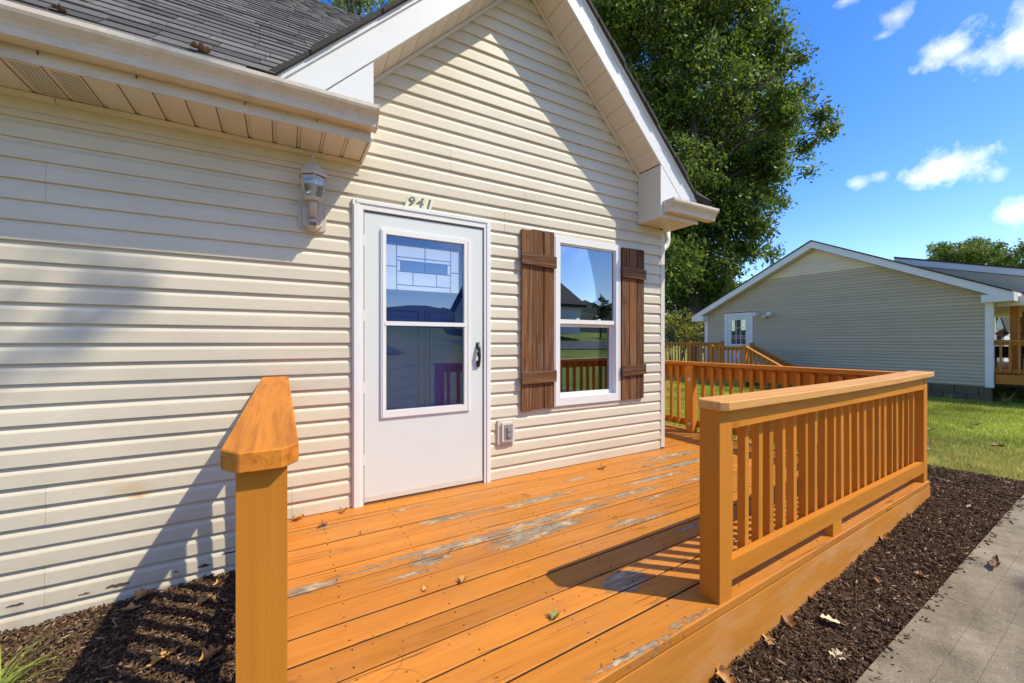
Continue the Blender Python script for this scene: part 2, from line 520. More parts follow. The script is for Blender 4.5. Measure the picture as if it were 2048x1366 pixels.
M['bulb'] = m_plain('bulb', (0.75, 0.72, 0.62), 0.3)
M['sensor'] = m_plain('sensor_lens', (0.28, 0.10, 0.04), 0.3)
M['black'] = m_plain('black_metal', (0.02, 0.02, 0.022), 0.35)
M['tile'] = m_plain('number_tile', (0.74, 0.69, 0.48), 0.5, 0.08, 20)
a_ = NT('worn_black_ink', 0.6)
M['ink'] = a_.done(a_.mix(a_.ramp(a_.noise(a_.pos(), 130, 3, 0.7), 0.54, 0.60), (0.03, 0.03, 0.045), (0.62, 0.6, 0.5)))
M['outlet'] = m_plain('outlet_face', (0.30, 0.27, 0.26), 0.35)
M['metal'] = m_plain('dull_metal', (0.30, 0.28, 0.26), 0.4)
M['blind'] = m_plain('door_blind', (0.30, 0.28, 0.25), 0.7)
M['threshold'] = m_plain('threshold', (0.16, 0.10, 0.06), 0.7)
M['concrete'] = m_concrete()
M['joint'] = m_plain('joint_grit', (0.06, 0.052, 0.042), 0.95, 0.3, 30)
M['block'] = m_plain('foundation_block', (0.14, 0.112, 0.066), 0.9, 0.3, 8, 0.3, (0.1, 0.1, 0.05))
M['mulch_soil'] = m_ground('mulch_soil', (0.045, 0.027, 0.018), (0.085, 0.052, 0.035), 3, 70)
M['chip'] = m_island('mulch_chip', (0.045, 0.027, 0.016), (0.170, 0.104, 0.060), 0.95, (0.36, 0.23, 0.14), p3=0.91, spec=0.05)
M['lawn'] = m_lawn()
M['yard'] = m_ground('front_yard', (0.06, 0.10, 0.018), (0.11, 0.15, 0.03), 0.4, 20)
M['asphalt'] = m_ground('asphalt', (0.10, 0.10, 0.10), (0.14, 0.14, 0.14), 1.0, 60)
M['hill'] = m_ground('wooded_hill', (0.02, 0.035, 0.022), (0.045, 0.065, 0.03), 0.05, 0.3)
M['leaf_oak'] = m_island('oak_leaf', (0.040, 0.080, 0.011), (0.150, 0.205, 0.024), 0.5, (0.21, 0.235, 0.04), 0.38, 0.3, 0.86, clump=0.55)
M['leaf_light'] = m_island('light_leaf', (0.08, 0.13, 0.018), (0.20, 0.27, 0.035), 0.5, (0.28, 0.30, 0.06), 0.25, 0.35, 0.88)
M['leaf_yellow'] = m_island('yellow_leaf', (0.14, 0.16, 0.014), (0.40, 0.32, 0.03), 0.5, (0.07, 0.09, 0.012), 0.25, 0.3, 0.7)
M['leaf_dark'] = m_island('dark_leaf', (0.016, 0.032, 0.010), (0.045, 0.07, 0.018), 0.5, (0.07, 0.09, 0.025), 0.2, 0.35, 0.88)
M['bark'] = m_plain('bark', (0.075, 0.058, 0.043), 0.9, 0.35, 12, bump=0.5)
M['blade'] = m_island('grass_blade', (0.23, 0.28, 0.03), (0.44, 0.46, 0.06), 0.9, (0.62, 0.52, 0.17), 0.25, 0.3, 0.86)
M['dry_blade'] = m_island('dry_grass_blade', (0.45, 0.39, 0.11), (0.66, 0.52, 0.20), 0.7, (0.22, 0.27, 0.05), 0.25, 0.3, 0.6)
M['tuft'] = m_island('ornamental_blade', (0.22, 0.33, 0.04), (0.40, 0.46, 0.09), 0.5, None, 0.3)


def m_leaf(name, c1, c2):
    a = NT(name, 0.6, 0.3)
    n = a.noise(a.obj(), 28, 4, 0.65)
    return a.done(a.mix(a.ramp(n, 0.35, 0.65), c1, c2))


M['dry1'] = m_leaf('dry_leaf_tan', (0.40, 0.20, 0.065), (0.56, 0.33, 0.12))
M['dry2'] = m_leaf('dry_leaf_brown', (0.20, 0.085, 0.035), (0.34, 0.16, 0.06))
M['dry3'] = m_leaf('dry_leaf_pale', (0.62, 0.50, 0.27), (0.72, 0.62, 0.38))
M['dry4'] = m_leaf('dry_leaf_dark', (0.11, 0.05, 0.028), (0.22, 0.10, 0.05))
M['dry5'] = m_leaf('dry_leaf_yellow_green', (0.30, 0.28, 0.08), (0.16, 0.17, 0.05))


# ------------------------------------------------------------------ building helpers
WLOC = {}          # world location of every empty / object that parents something


def link(o, loc, parent):
    loc = Vector(loc)
    COL.objects.link(o)
    if parent is not None:
        o.parent = parent
        o.location = loc - WLOC[parent.name]
    else:
        o.location = loc
    WLOC[o.name] = loc
    return o


def thing(name, label, cat, loc, group=None):
    o = bpy.data.objects.new(name, None)
    o.empty_display_size = 0.1
    link(o, loc, None)
    o['label'] = label
    o['category'] = cat
    if group:
        o['group'] = group
    return o


def tag(o, label, cat, group=None):
    o['label'] = label
    o['category'] = cat
    if group:
        o['group'] = group
    return o


def holder(name, loc, parent):
    """an empty that is a part holding its pieces"""
    o = bpy.data.objects.new(name, None)
    o.empty_display_size = 0.1
    return link(o, loc, parent)


def mk(name, bm, mat, parent=None, bevel=0.0, smooth=False, kind=None, origin=None, seg=1):
    if bevel > 0:
        bmesh.ops.bevel(bm, geom=[e for e in bm.edges if len(e.link_faces) == 2 and e.calc_face_angle(0) > 0.5],
                        offset=bevel, segments=seg, affect='EDGES', profile=0.6)
    bm.normal_update()
    co = [v.co for v in bm.verts]
    if origin is None:
        lo = Vector([min(c[i] for c in co) for i in range(3)])
        hi = Vector([max(c[i] for c in co) for i in range(3)])
        origin = (lo + hi) / 2
    origin = Vector(origin)
    bmesh.ops.translate(bm, verts=bm.verts, vec=-origin)
    me = bpy.data.meshes.new(name)
    bm.to_mesh(me)
    bm.free()
    for m in (mat if isinstance(mat, (list, tuple)) else [mat]):
        me.materials.append(m)
    if smooth:
        for p in me.polygons:
            p.use_smooth = True
    o = bpy.data.objects.new(name, me)
    link(o, origin, parent)
    if kind:
        o['kind'] = kind
    return o


def inst(src, loc, parent, rot=None, name=None):
    o = src.copy()
    o.parent = None
    if name:
        o.name = name
    link(o, loc, parent)
    if rot is not None:
        o.rotation_euler = rot
    return o


def hexa(bm, p, mat=0):
    """8 points: bottom ring 0-3, top ring 4-7"""
    v = [bm.verts.new(q) for q in p]
    for f in ((3, 2, 1, 0), (4, 5, 6, 7), (0, 1, 5, 4), (1, 2, 6, 5), (2, 3, 7, 6), (3, 0, 4, 7)):
        bm.faces.new([v[i] for i in f]).material_index = mat
    return v


def box(x0, x1, y0, y1, z0, z1, bm=None, mat=0):
    b = bm if bm is not None else bmesh.new()
    hexa(b, [(x0, y0, z0), (x1, y0, z0), (x1, y1, z0), (x0, y1, z0), (x0, y0, z1), (x1, y0, z1), (x1, y1, z1), (x0, y1, z1)], mat)
    return b


def extr(pts, axis, a, b, bm=None, closed=True):
    """extrude a 2D polygon along an axis. axis x: pts=(y,z); y: (x,z); z: (x,y)"""
    bm = bm if bm is not None else bmesh.new()

    def P(p, t):
        return {0: (t, p[0], p[1]), 1: (p[0], t, p[1]), 2: (p[0], p[1], t)}[axis]
    A = [bm.verts.new(P(p, a)) for p in pts]
    B = [bm.verts.new(P(p, b)) for p in pts]
    n = len(pts)
    for i in range(n):
        bm.faces.new((A[i], A[(i + 1) % n], B[(i + 1) % n], B[i]))
    bm.faces.new(A[::-1])
    bm.faces.new(B)
    bmesh.ops.recalc_face_normals(bm, faces=bm.faces)
    return bm


def tube(path, radii, n=8, bm=None, cap=True):
    bm = bm if bm is not None else bmesh.new()
    path = [Vector(p) for p in path]
    rings = []
    for i, p in enumerate(path):
        d = (path[min(i + 1, len(path) - 1)] - path[max(i - 1, 0)]).normalized()
        u = d.cross(Vector((0.31, 0.77, 0.55))).normalized()
        w = d.cross(u)
        r = radii[i] if isinstance(radii, (list, tuple)) else radii
        rings.append([bm.verts.new(p + (u * math.cos(t) + w * math.sin(t)) * r) for t in [2 * math.pi * k / n for k in range(n)]])
    for a, b in zip(rings, rings[1:]):
        for k in range(n):
            bm.faces.new((a[k], a[(k + 1) % n], b[(k + 1) % n], b[k]))
    if cap:
        bm.faces.new(rings[0][::-1])
        bm.faces.new(rings[-1])
    bmesh.ops.recalc_face_normals(bm, faces=bm.faces)
    return bm


def lathe(prof, cx, cy, n=8, bm=None, ph=0.0):
    """profile of (radius, z) about a vertical axis"""
    bm = bm if bm is not None else bmesh.new()
    rings = []
    for r, z in prof:
        rings.append([bm.verts.new((cx + r * math.cos(ph + 2 * math.pi * k / n), cy + r * math.sin(ph + 2 * math.pi * k / n), z)) for k in range(n)])
    for a, b in zip(rings, rings[1:]):
        for k in range(n):
            bm.faces.new((a[k], a[(k + 1) % n], b[(k + 1) % n], b[k]))
    bm.faces.new(rings[0][::-1])
    bm.faces.new(rings[-1])
    bmesh.ops.recalc_face_normals(bm, faces=bm.faces)
    return bm


def np_mesh(name, verts, faces_n, mat, parent=None, kind=None, origin=(0, 0, 0), smooth=False):
    """verts (N,k,3) polygons or with face index array"""
    V, F = verts, faces_n
    me = bpy.data.meshes.new(name)
    me.vertices.add(len(V))
    V = np.asarray(V, dtype=np.float32) - np.asarray(origin, dtype=np.float32)
    me.vertices.foreach_set('co', V.ravel())
    nf, k = F.shape
    me.loops.add(nf * k)
    me.loops.foreach_set('vertex_index', F.astype(np.int32).ravel())
    me.polygons.add(nf)
    me.polygons.foreach_set('loop_start', (np.arange(nf) * k).astype(np.int32))
    me.polygons.foreach_set('loop_total', np.full(nf, k, dtype=np.int32))
    me.materials.append(mat)
    me.update(calc_edges=True)
    me.validate()
    o = bpy.data.objects.new(name, me)
    link(o, origin, parent)
    if kind:
        o['kind'] = kind
    return o


# ------------------------------------------------------------------ ground
def ground_z(x, y):
    x = np.asarray(x, dtype=float)
    y = np.asarray(y, dtype=float)
    gx = np.where(x < 5, -0.426 + 0.045 * np.maximum(x, -6), -0.201 - 0.012 * np.minimum(x - 5, 30))
    gy = 0.066 * np.clip(y, -2, 3)
    fade = np.clip((x - 4.5) / 2.0, 0, 1)
    z = gx + gy * (1 - fade) + 0.066 * fade
    z = z + np.where(y < -3, 0.10 * np.minimum(-3 - y, 26), 0.0)
    return z


def gz(x, y):
    return float(ground_z(x, y))


def grid_ground(name, xs, ys, mat, dz=0.0, zf=None):
    X, Y = np.meshgrid(xs, ys)
    Z = (ground_z(X, Y) if zf is None else zf(X, Y)) + dz
    V = np.stack([X.ravel(), Y.ravel(), Z.ravel()], 1)
    nx, ny = len(xs), len(ys)
    i = (np.arange(ny - 1)[:, None] * nx + np.arange(nx - 1)[None, :]).ravel()
    F = np.stack([i, i + 1, i + nx + 1, i + nx], 1)
    o = np_mesh(name, V, F, mat, kind='structure')
    return o


xs = np.unique(np.concatenate([np.linspace(-300, -20, 15), np.linspace(-20, 20, 81), np.linspace(20, 60, 21), np.linspace(60, 400, 12)]))
ys = np.unique(np.concatenate([np.linspace(-300, -30, 12), np.linspace(-30, 20, 101), np.linspace(20, 60, 21), np.linspace(60, 400, 12)]))
grid_ground('ground', xs, ys, M['lawn'], -0.035)
# the street across the front yard
grid_ground('street', np.linspace(-120, 120, 40), np.linspace(-17.5, -12.5, 6), M['asphalt'], 0.01)

# wooded hills ringing the valley
hv, hf = [], []
for ring, (rad, hh) in enumerate(((240, 27), (330, 42))):
    n = 160
    base = len(hv)
    for i in range(n):
        t = 2 * math.pi * i / n
        h = hh * (0.55 + 0.9 * (0.5 + 0.5 * mnoise.noise(Vector((math.cos(t) * 2.2 + ring * 7, math.sin(t) * 2.2, 0.3)))))
        h *= 0.75 + 0.25 * mnoise.noise(Vector((math.cos(t) * 19, math.sin(t) * 19, ring)))
        f = 0.33 + 0.67 * max(0, -math.sin(t))
        for rr, zz in ((rad - 55, -1.5), (rad - 25, h * f * 0.62), (rad, h * f), (rad + 40, h * f * 0.5)):
            hv.append((rr * math.cos(t), rr * math.sin(t), zz))
    for i in range(n):
        for k in range(3):
            a, b = base + i * 4 + k, base + ((i + 1) % n) * 4 + k
            hf.append((a, b, b + 1, a + 1))
np_mesh('hills', np.array(hv), np.array(hf), M['hill'], kind='structure')

# mulch beds: soil sheet and loose chips
mulch_polys = [[(-2.6, 0.9), (-0.06, 0.9), (-0.06, 2.98), (-2.6, 2.98)],
               [(0.6, 0.70), (5.9, 0.80), (5.75, 1.6), (4.9, 2.2), (4.66, 2.2), (4.55, 1.20), (0.6, 1.05)]]


def in_poly(x, y, poly):
    c = np.zeros(x.shape, dtype=bool)
    n = len(poly)
    for i in range(n):
        x0, y0 = poly[i]
        x1, y1 = poly[(i + 1) % n]
        cond = ((y0 > y) != (y1 > y)) & (x < (x1 - x0) * (y - y0) / (y1 - y0 + 1e-12) + x0)
        c ^= cond
    return c


for poly, nx in ((mulch_polys[0], 0), (mulch_polys[1], 1)):
    X0, X1 = min(p[0] for p in poly), max(p[0] for p in poly)
    Y0, Y1 = min(p[1] for p in poly), max(p[1] for p in poly)
    st = 0.04
    gx, gy = np.meshgrid(np.arange(X0, X1 + st, st), np.arange(Y0, Y1 + st, st))
    hz = np.array([[0.018 * mnoise.noise(Vector((a * 5, b * 5, 1.3))) + 0.008 * mnoise.noise(Vector((a * 21, b * 21, 0))) for a, b in zip(r1, r2)] for r1, r2 in zip(gx, gy)])
    Z = ground_z(gx, gy) + hz - 0.006
    V = np.stack([gx.ravel(), gy.ravel(), Z.ravel()], 1)
    n_ = gx.shape[1]
    i = (np.arange(gx.shape[0] - 1)[:, None] * n_ + np.arange(n_ - 1)[None, :]).ravel()
    F = np.stack([i, i + 1, i + n_ + 1, i + n_], 1)
    cen = V[F].mean(1)
    F = F[in_poly(cen[:, 0], cen[:, 1], poly)]
    np_mesh('mulch_bed', V, F, M['mulch_soil'], kind='structure')


def chips(n):
    out = []
    for poly, share in ((mulch_polys[0], 0.5), (mulch_polys[1], 0.5)):
        X0, X1 = min(p[0] for p in poly), max(p[0] for p in poly)
        Y0, Y1 = min(p[1] for p in poly), max(p[1] for p in poly)
        x = rng.uniform(X0, X1, int(n * share * 2))
        y = rng.uniform(Y0, Y1, int(n * share * 2))
        k = in_poly(x, y, poly)
        out.append(np.stack([x[k], y[k]], 1))
    xx = rng.uniform(0.8, 5.3, 170)
    out.append(np.stack([xx, 0.705 + 0.019 * xx - np.abs(rng.normal(0, 0.03, 170))], 1))
    P = np.concatenate(out)
    N = len(P)
    z = ground_z(P[:, 0], P[:, 1]) + np.array([0.018 * mnoise.noise(Vector((a * 5, b * 5, 1.3))) for a, b in P]) + rng.uniform(-0.004, 0.012, N)
    z[-170:] = ground_z(xx, np.full(170, 0.72)) + 0.0245
    L = np.abs(rng.normal(0.0055, 0.006, N)) + 0.003 + (rng.uniform(0, 1, N) > 0.97) * rng.uniform(0.005, 0.02, N)
    W = np.abs(rng.normal(0.0018, 0.0011, N)) + 0.0008
    T = rng.uniform(0.0008, 0.0026, N)
    yaw = rng.uniform(0, 2 * np.pi, N)
    pit = rng.normal(0, 0.28, N)
    dx = np.stack([np.cos(yaw) * np.cos(pit), np.sin(yaw) * np.cos(pit), np.sin(pit)], 1)
    dy = np.stack([-np.sin(yaw), np.cos(yaw), rng.normal(0, 0.35, N)], 1)
    dz = np.cross(dx, dy)
    dz /= np.linalg.norm(dz, axis=1, keepdims=True)
    C = np.stack([P[:, 0], P[:, 1], z], 1)
    ring = [(-1, -0.5), (-0.2, -1), (0.9, -0.6), (1.0, 0.4), (0.1, 1.0), (-0.8, 0.6)]
    VV = []
    for s in (-1, 1):
        for (a, b) in ring:
            aa = a + rng.normal(0, 0.15, N)
            VV.append(C + dx * (L * aa)[:, None] + dy * (W * b)[:, None] + dz * (T * s)[:, None] + dz * (0.15 * L * aa ** 2)[:, None])
    V = np.stack(VV, 1).reshape(-1, 3)
    fq = np.array([(0, 1, 7, 6), (1, 2, 8, 7), (2, 3, 9, 8), (3, 4, 10, 9), (4, 5, 11, 10), (5, 0, 6, 11), (6, 7, 8, 9), (6, 9, 10, 11)])
    F = (fq[None] + (np.arange(N) * 12)[:, None, None]).reshape(-1, 4)
    return np_mesh('mulch', V, F, M['chip'], kind='stuff')


chips(52000)

# lawn grass: short blades, thinner and drier beside the mulch
def grass(name, n, x0, x1, y0, y1, mat, hmin, hmax, w, keep=None):
    x = rng.uniform(x0, x1, n)
    y = rng.uniform(y0, y1, n)
    k = np.ones(n, bool)
    for p in mulch_polys:
        k &= ~in_poly(x, y, p)
    k &= ~((x < 4.62) & (y > 0.9))
    k &= ~((x > 14.35) & (y > 2.5))
    if keep is not None:
        k &= keep(x, y)
    x, y = x[k], y[k]
    N = len(x)
    z = ground_z(x, y) - 0.04
    h = rng.uniform(hmin, hmax, N) * (0.6 + 0.8 * np.array([0.5 + 0.5 * mnoise.noise(Vector((a * 1.3, b * 1.3, 4))) for a, b in zip(x, y)]))
    t = rng.uniform(0, 2 * np.pi, N)
    lean = rng.uniform(0.1, 0.8, N) * h
    la = rng.uniform(0, 2 * np.pi, N)
    C = np.stack([x, y, z], 1)
    s = np.stack([np.cos(t), np.sin(t), np.zeros(N)], 1) * (w * rng.uniform(0.6, 1.3, N))[:, None]
    top = C + np.stack([np.cos(la) * lean, np.sin(la) * lean, h + 0.04], 1)
    V = np.stack([C - s, C + s, top], 1).reshape(-1, 3)
    F = np.arange(N * 3).reshape(-1, 3)
    return np_mesh(name, V, F, mat, kind='stuff')


grass('lawn_grass', 170000, 4.6, 14.4, 0.2, 10.5, M['blade'], 0.004, 0.02, 0.006, lambda x, y: y < x * 0.78 + 0.4)
grass('dry_grass', 60000, 5.0, 8.3, 0.6, 3.4, M['dry_blade'], 0.006, 0.028, 0.005, lambda x, y: rng.uniform(0, 1, len(x)) < np.clip((8.3 - x) / 2.0, 0, 1))

# ------------------------------------------------------------------ concrete walk
walk_a = R(1.1)


def walk_pt(x, yoff, dz):
    y = 0.705 + 0.019 * x + yoff
    return (x, y, gz(x, 0.72) + 0.022 + dz)


bm = bmesh.new()
for x0, x1 in zip(np.linspace(-4, 6.5, 12)[:-1], np.linspace(-4, 6.5, 12)[1:]):
    hexa(bm, [walk_pt(x0, -3.6, -0.12), walk_pt(x1, -3.6, -0.12), walk_pt(x1, -0.01, -0.12), walk_pt(x0, -0.01, -0.12),
              walk_pt(x0, -3.6, -0.006), walk_pt(x1, -3.6, -0.006), walk_pt(x1, -0.01, -0.006), walk_pt(x0, -0.01, -0.006)])
walk = mk('walkway', bm, M['joint'], kind='structure')
xbr = [-4, -0.9, 0.95, 3.06, 5.45]
ybr = [-3.6, -0.262, -0.160, 0.0]  # widest band extended out of view to bounce light onto the walls
for i in range(4):
    for j in range(3):
        bm = bmesh.new()
        g = 0.0012
        n = 6
        for q in range(n):
            xa = xbr[i] + g + (xbr[i + 1] - xbr[i] - 2 * g) * q / n
            xb = xbr[i] + g + (xbr[i + 1] - xbr[i] - 2 * g) * (q + 1) / n
            ya, yb = ybr[j] + g * (0.5 if j else 1), ybr[j + 1] - g * 0.5
            P = [walk_pt(xa, ya, -0.10), walk_pt(xb, ya, -0.10), walk_pt(xb, yb, -0.10), walk_pt(xa, yb, -0.10),
                 walk_pt(xa, ya, 0), walk_pt(xb, ya, 0), walk_pt(xb, yb, 0), walk_pt(xa, yb, 0)]
            hexa(bm, P)
        bmesh.ops.remove_doubles(bm, verts=bm.verts, dist=0.0004)
        bm.normal_update()
        inner = [f for f in bm.faces if False]
        mk('slab', bm, M['concrete'], walk)
# rounded start of the next piece of the walk
bm = bmesh.new()
pts = []
for k in range(24):
    t = 2 * math.pi * k / 24
    ct, s_ = math.cos(t), math.sin(t)
    pts.append((6.35 + 0.85 * (abs(ct) ** 0.6) * (1 if ct > 0 else -1), 0.15 + 0.72 * (abs(s_) ** 0.6) * (1 if s_ > 0 else -1)))
zz = gz(5.6, 0.8) + 0.03
extr(pts, 2, zz - 0.12, zz, bm)
mk('slab', bm, M['concrete'], walk, bevel=0.012)

# ------------------------------------------------------------------ the cream house
WY = 2.96          # face of the front wall
PX, PZ, PM = 1.785, 4.187, 0.985    # gable peak: x, soffit height, slope
CR = 0.1024        # siding course height
house = thing('house', 'cream vinyl sided house with steep front gable, storm door and one shuttered window', 'house', (1.0, 4.8, -0.3))
SID = [(0.0, 0.003), (0.0, 0.017), (0.004, 0.019), (0.066, 0.0165), (0.072, 0.0145), (0.0845, 0.0075), (CR + 0.006, 0.005), (CR + 0.006, 0.001)]


def siding(x0, x1, n0, n1, wy=WY, limits=None, warp=0.0):
    """one vinyl panel: courses n0..n1-1 between x0 and x1; limits(z) clips it under the gable"""
    bm = bmesh.new()
    for n in range(n0, n1):
        z0 = n * CR
        A, B = [], []
        for dz, out in SID:
            z = z0 + dz
            a, b = x0, x1
            if limits:
                la, lb = limits(z)
                a, b = max(a, la), min(b, lb)
                if b - a < 0.02:
                    a = b = (a + b) / 2
            A.append((a, wy - out, z))
            B.append((b, wy - out, z))
        ns = max(1, int((x1 - x0) / 0.5))
        cols = []
        for s in range(ns + 1):
            f = s / ns
            col = []
            for p, q in zip(A, B):
                x = p[0] + (q[0] - p[0]) * f
                w = 0.0026 * mnoise.noise(Vector((x * 2.3, n * 3.1, 0.5))) + 0.0010 * mnoise.noise(Vector((x * 9, n * 1.7, 2.5)))
                col.append(bm.verts.new((x, p[1] - w, p[2])))
            cols.append(col)
        for c0, c1 in zip(cols, cols[1:]):
            for i in range(len(SID) - 1):
                bm.faces.new((c0[i], c1[i], c1[i + 1], c0[i + 1]))
        bm.faces.new(cols[0])
        bm.faces.new(cols[-1][::-1])
    bmesh.ops.remove_doubles(bm, verts=bm.verts, dist=1e-5)
    bmesh.ops.recalc_face_normals(bm, faces=bm.faces)
    return bm


wall = holder('wall', (1.0, WY, 1.2), house)
EPS = 0.0012
openings = [(0.425, 1.452, -0.02, 2.04), (2.115, 2.88, 0.625, 2.04)]
XL, XR = -2.6, 3.487


def glim(z):
    h = (PZ - z) / PM - 0.01
    return PX - h, PX + h


n = -4
while n * CR < PZ - 0.02:
    n1 = n + 2
    z0, z1 = n * CR, n1 * CR
    # left and right ends of this panel pair
    def spans(za, zb):
        if za >= 2.36:
            return [(0.44, 3.16)]
        out_, cur = [], XL
        for (a, b, c, d) in openings:
            if zb > c + 0.01 and za < d - 0.01:
                out_.append((cur, a))
                cur = b
        return out_ + [(cur, XR)]
    s0, s1 = spans(z0, z0 + CR), spans(z0 + CR, z1)
    parts = [(n, n1, s0)] if s0 == s1 else [(n, n + 1, s0), (n + 1, n1, s1)]
    # butt joints between panels
    jts = {-3: [-1.32], -1: [-1.05], 1: [0.05], 3: [-1.047], 9: [], 5: [-1.9], 7: [-1.6], 11: [-1.8], 19: [-1.046], 21: [1.60], 23: [1.795], 25: [1.128], 17: [-1.5], 29: [2.4], 15: [-1.7], 13: [-1.4]}.get(n + 1, [])
    limits = glim if z1 > 2.5 else None
    for (na, nb_, segs) in parts:
        for (a, b) in segs:
            cuts = [a] + [q for q in jts if a + 0.05 < q < b - 0.05] + [b]
            for q, (c, d) in enumerate(zip(cuts, cuts[1:])):
                if z0 >= -0.001 or c < -0.02:
                    dd = min(d, -0.02) if z1 <= 0.001 else d
                    if dd - c > 0.03:
                        mk('siding_panel', siding(c + (EPS if q else 0), dd, na, nb_, WY - (0.0012 * (q % 2)), limits), M['siding'], wall)
    n = n1
for (x, z, w, h, sd) in ((-0.775, -0.180, 0.10, 0.020, 1), (-0.905, -0.186, 0.045, 0.010, 2), (-0.40, -0.176, 0.07, 0.018, 3), (-1.15, -0.165, 0.06, 0.014, 4), (-0.53, -0.175, 0.02, 0.008, 5), (-0.27, -0.130, 0.09, 0.010, 6)):
    rq = random.Random(sd)
    top_ = [(x - w / 2 + w * q / 7, z + h * (0.25 + rq.random() * 0.75) * math.sin(math.pi * (q + 0.4) / 8)) for q in range(8)]
    bot_ = [(x - w / 2 + w * q / 7, z - h * (0.1 + rq.random() * 0.5) * math.sin(math.pi * (q + 0.4) / 8)) for q in range(7, -1, -1)]
    mk('siding_hole', extr(top_ + bot_, 1, WY - 0.0206, WY - 0.0180), M['vent'], wall)
# sheathing behind the siding, with holes for the door and the window
core = bmesh.new()
for (a, b, c, d) in ((-2.9, 0.43, -0.5, 2.42), (0.43, 1.447, 2.095, 2.42), (1.447, 2.12, -0.5, 2.42), (2.12, 2.875, -0.5, 0.59), (2.12, 2.875, 2.065, 2.42), (2.875, 3.53, -0.5, 2.42)):
    box(a, b, WY + 0.001, WY + 0.09, c, d, core)
extr([(0.3, 2.421), (PX - 0.1, PZ - 0.05), (PX + 0.1, PZ - 0.05), (3.3, 2.421)], 1, WY + 0.002, WY + 0.06, core)
mk('wall_core', core, M['sheath'], house)
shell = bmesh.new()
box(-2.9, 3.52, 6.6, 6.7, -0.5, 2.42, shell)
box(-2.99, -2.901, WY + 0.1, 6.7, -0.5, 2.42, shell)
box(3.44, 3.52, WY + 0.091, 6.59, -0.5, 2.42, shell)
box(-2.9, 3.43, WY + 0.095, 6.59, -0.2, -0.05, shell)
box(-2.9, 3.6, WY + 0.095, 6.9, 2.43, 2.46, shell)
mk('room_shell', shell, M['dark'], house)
# side wall of the house, siding seen only from the side
bm = bmesh.new()
for k in range(-3, 23):
    z0 = k * CR
    extr([(3.525, z0), (3.543, z0), (3.541, z0 + 0.07), (3.531, z0 + CR + 0.004), (3.525, z0 + CR + 0.004)], 1, WY + 0.03, 6.65, bm)
mk('side_siding', bm, M['siding'], house)['kind'] = 'stuff'
# corner trim
bm = extr([(3.487, WY - 0.022), (3.547, WY - 0.022), (3.547, WY + 0.05), (3.538, WY + 0.05), (3.538, WY - 0.006), (3.487, WY - 0.006)], 2, 0.012, 2.318)
mk('corner_trim', bm, M['trim'], house, bevel=0.002)
# bottom of the wall on the mulch: a cracked starter board
bm = box(-2.6, -0.07, WY - 0.012, WY - 0.002, -0.52, -0.26)
mk('starter_board', bm, M['trim'], house)

# rake soffit, fascia, cornice boxes
FY = 2.655         # plane of the gable fascia
EAV = 2.335        # underside of the cornice boxes
SZ = 2.372         # underside of the left eave


def rz(x):
    return PZ - PM * abs(x - PX)


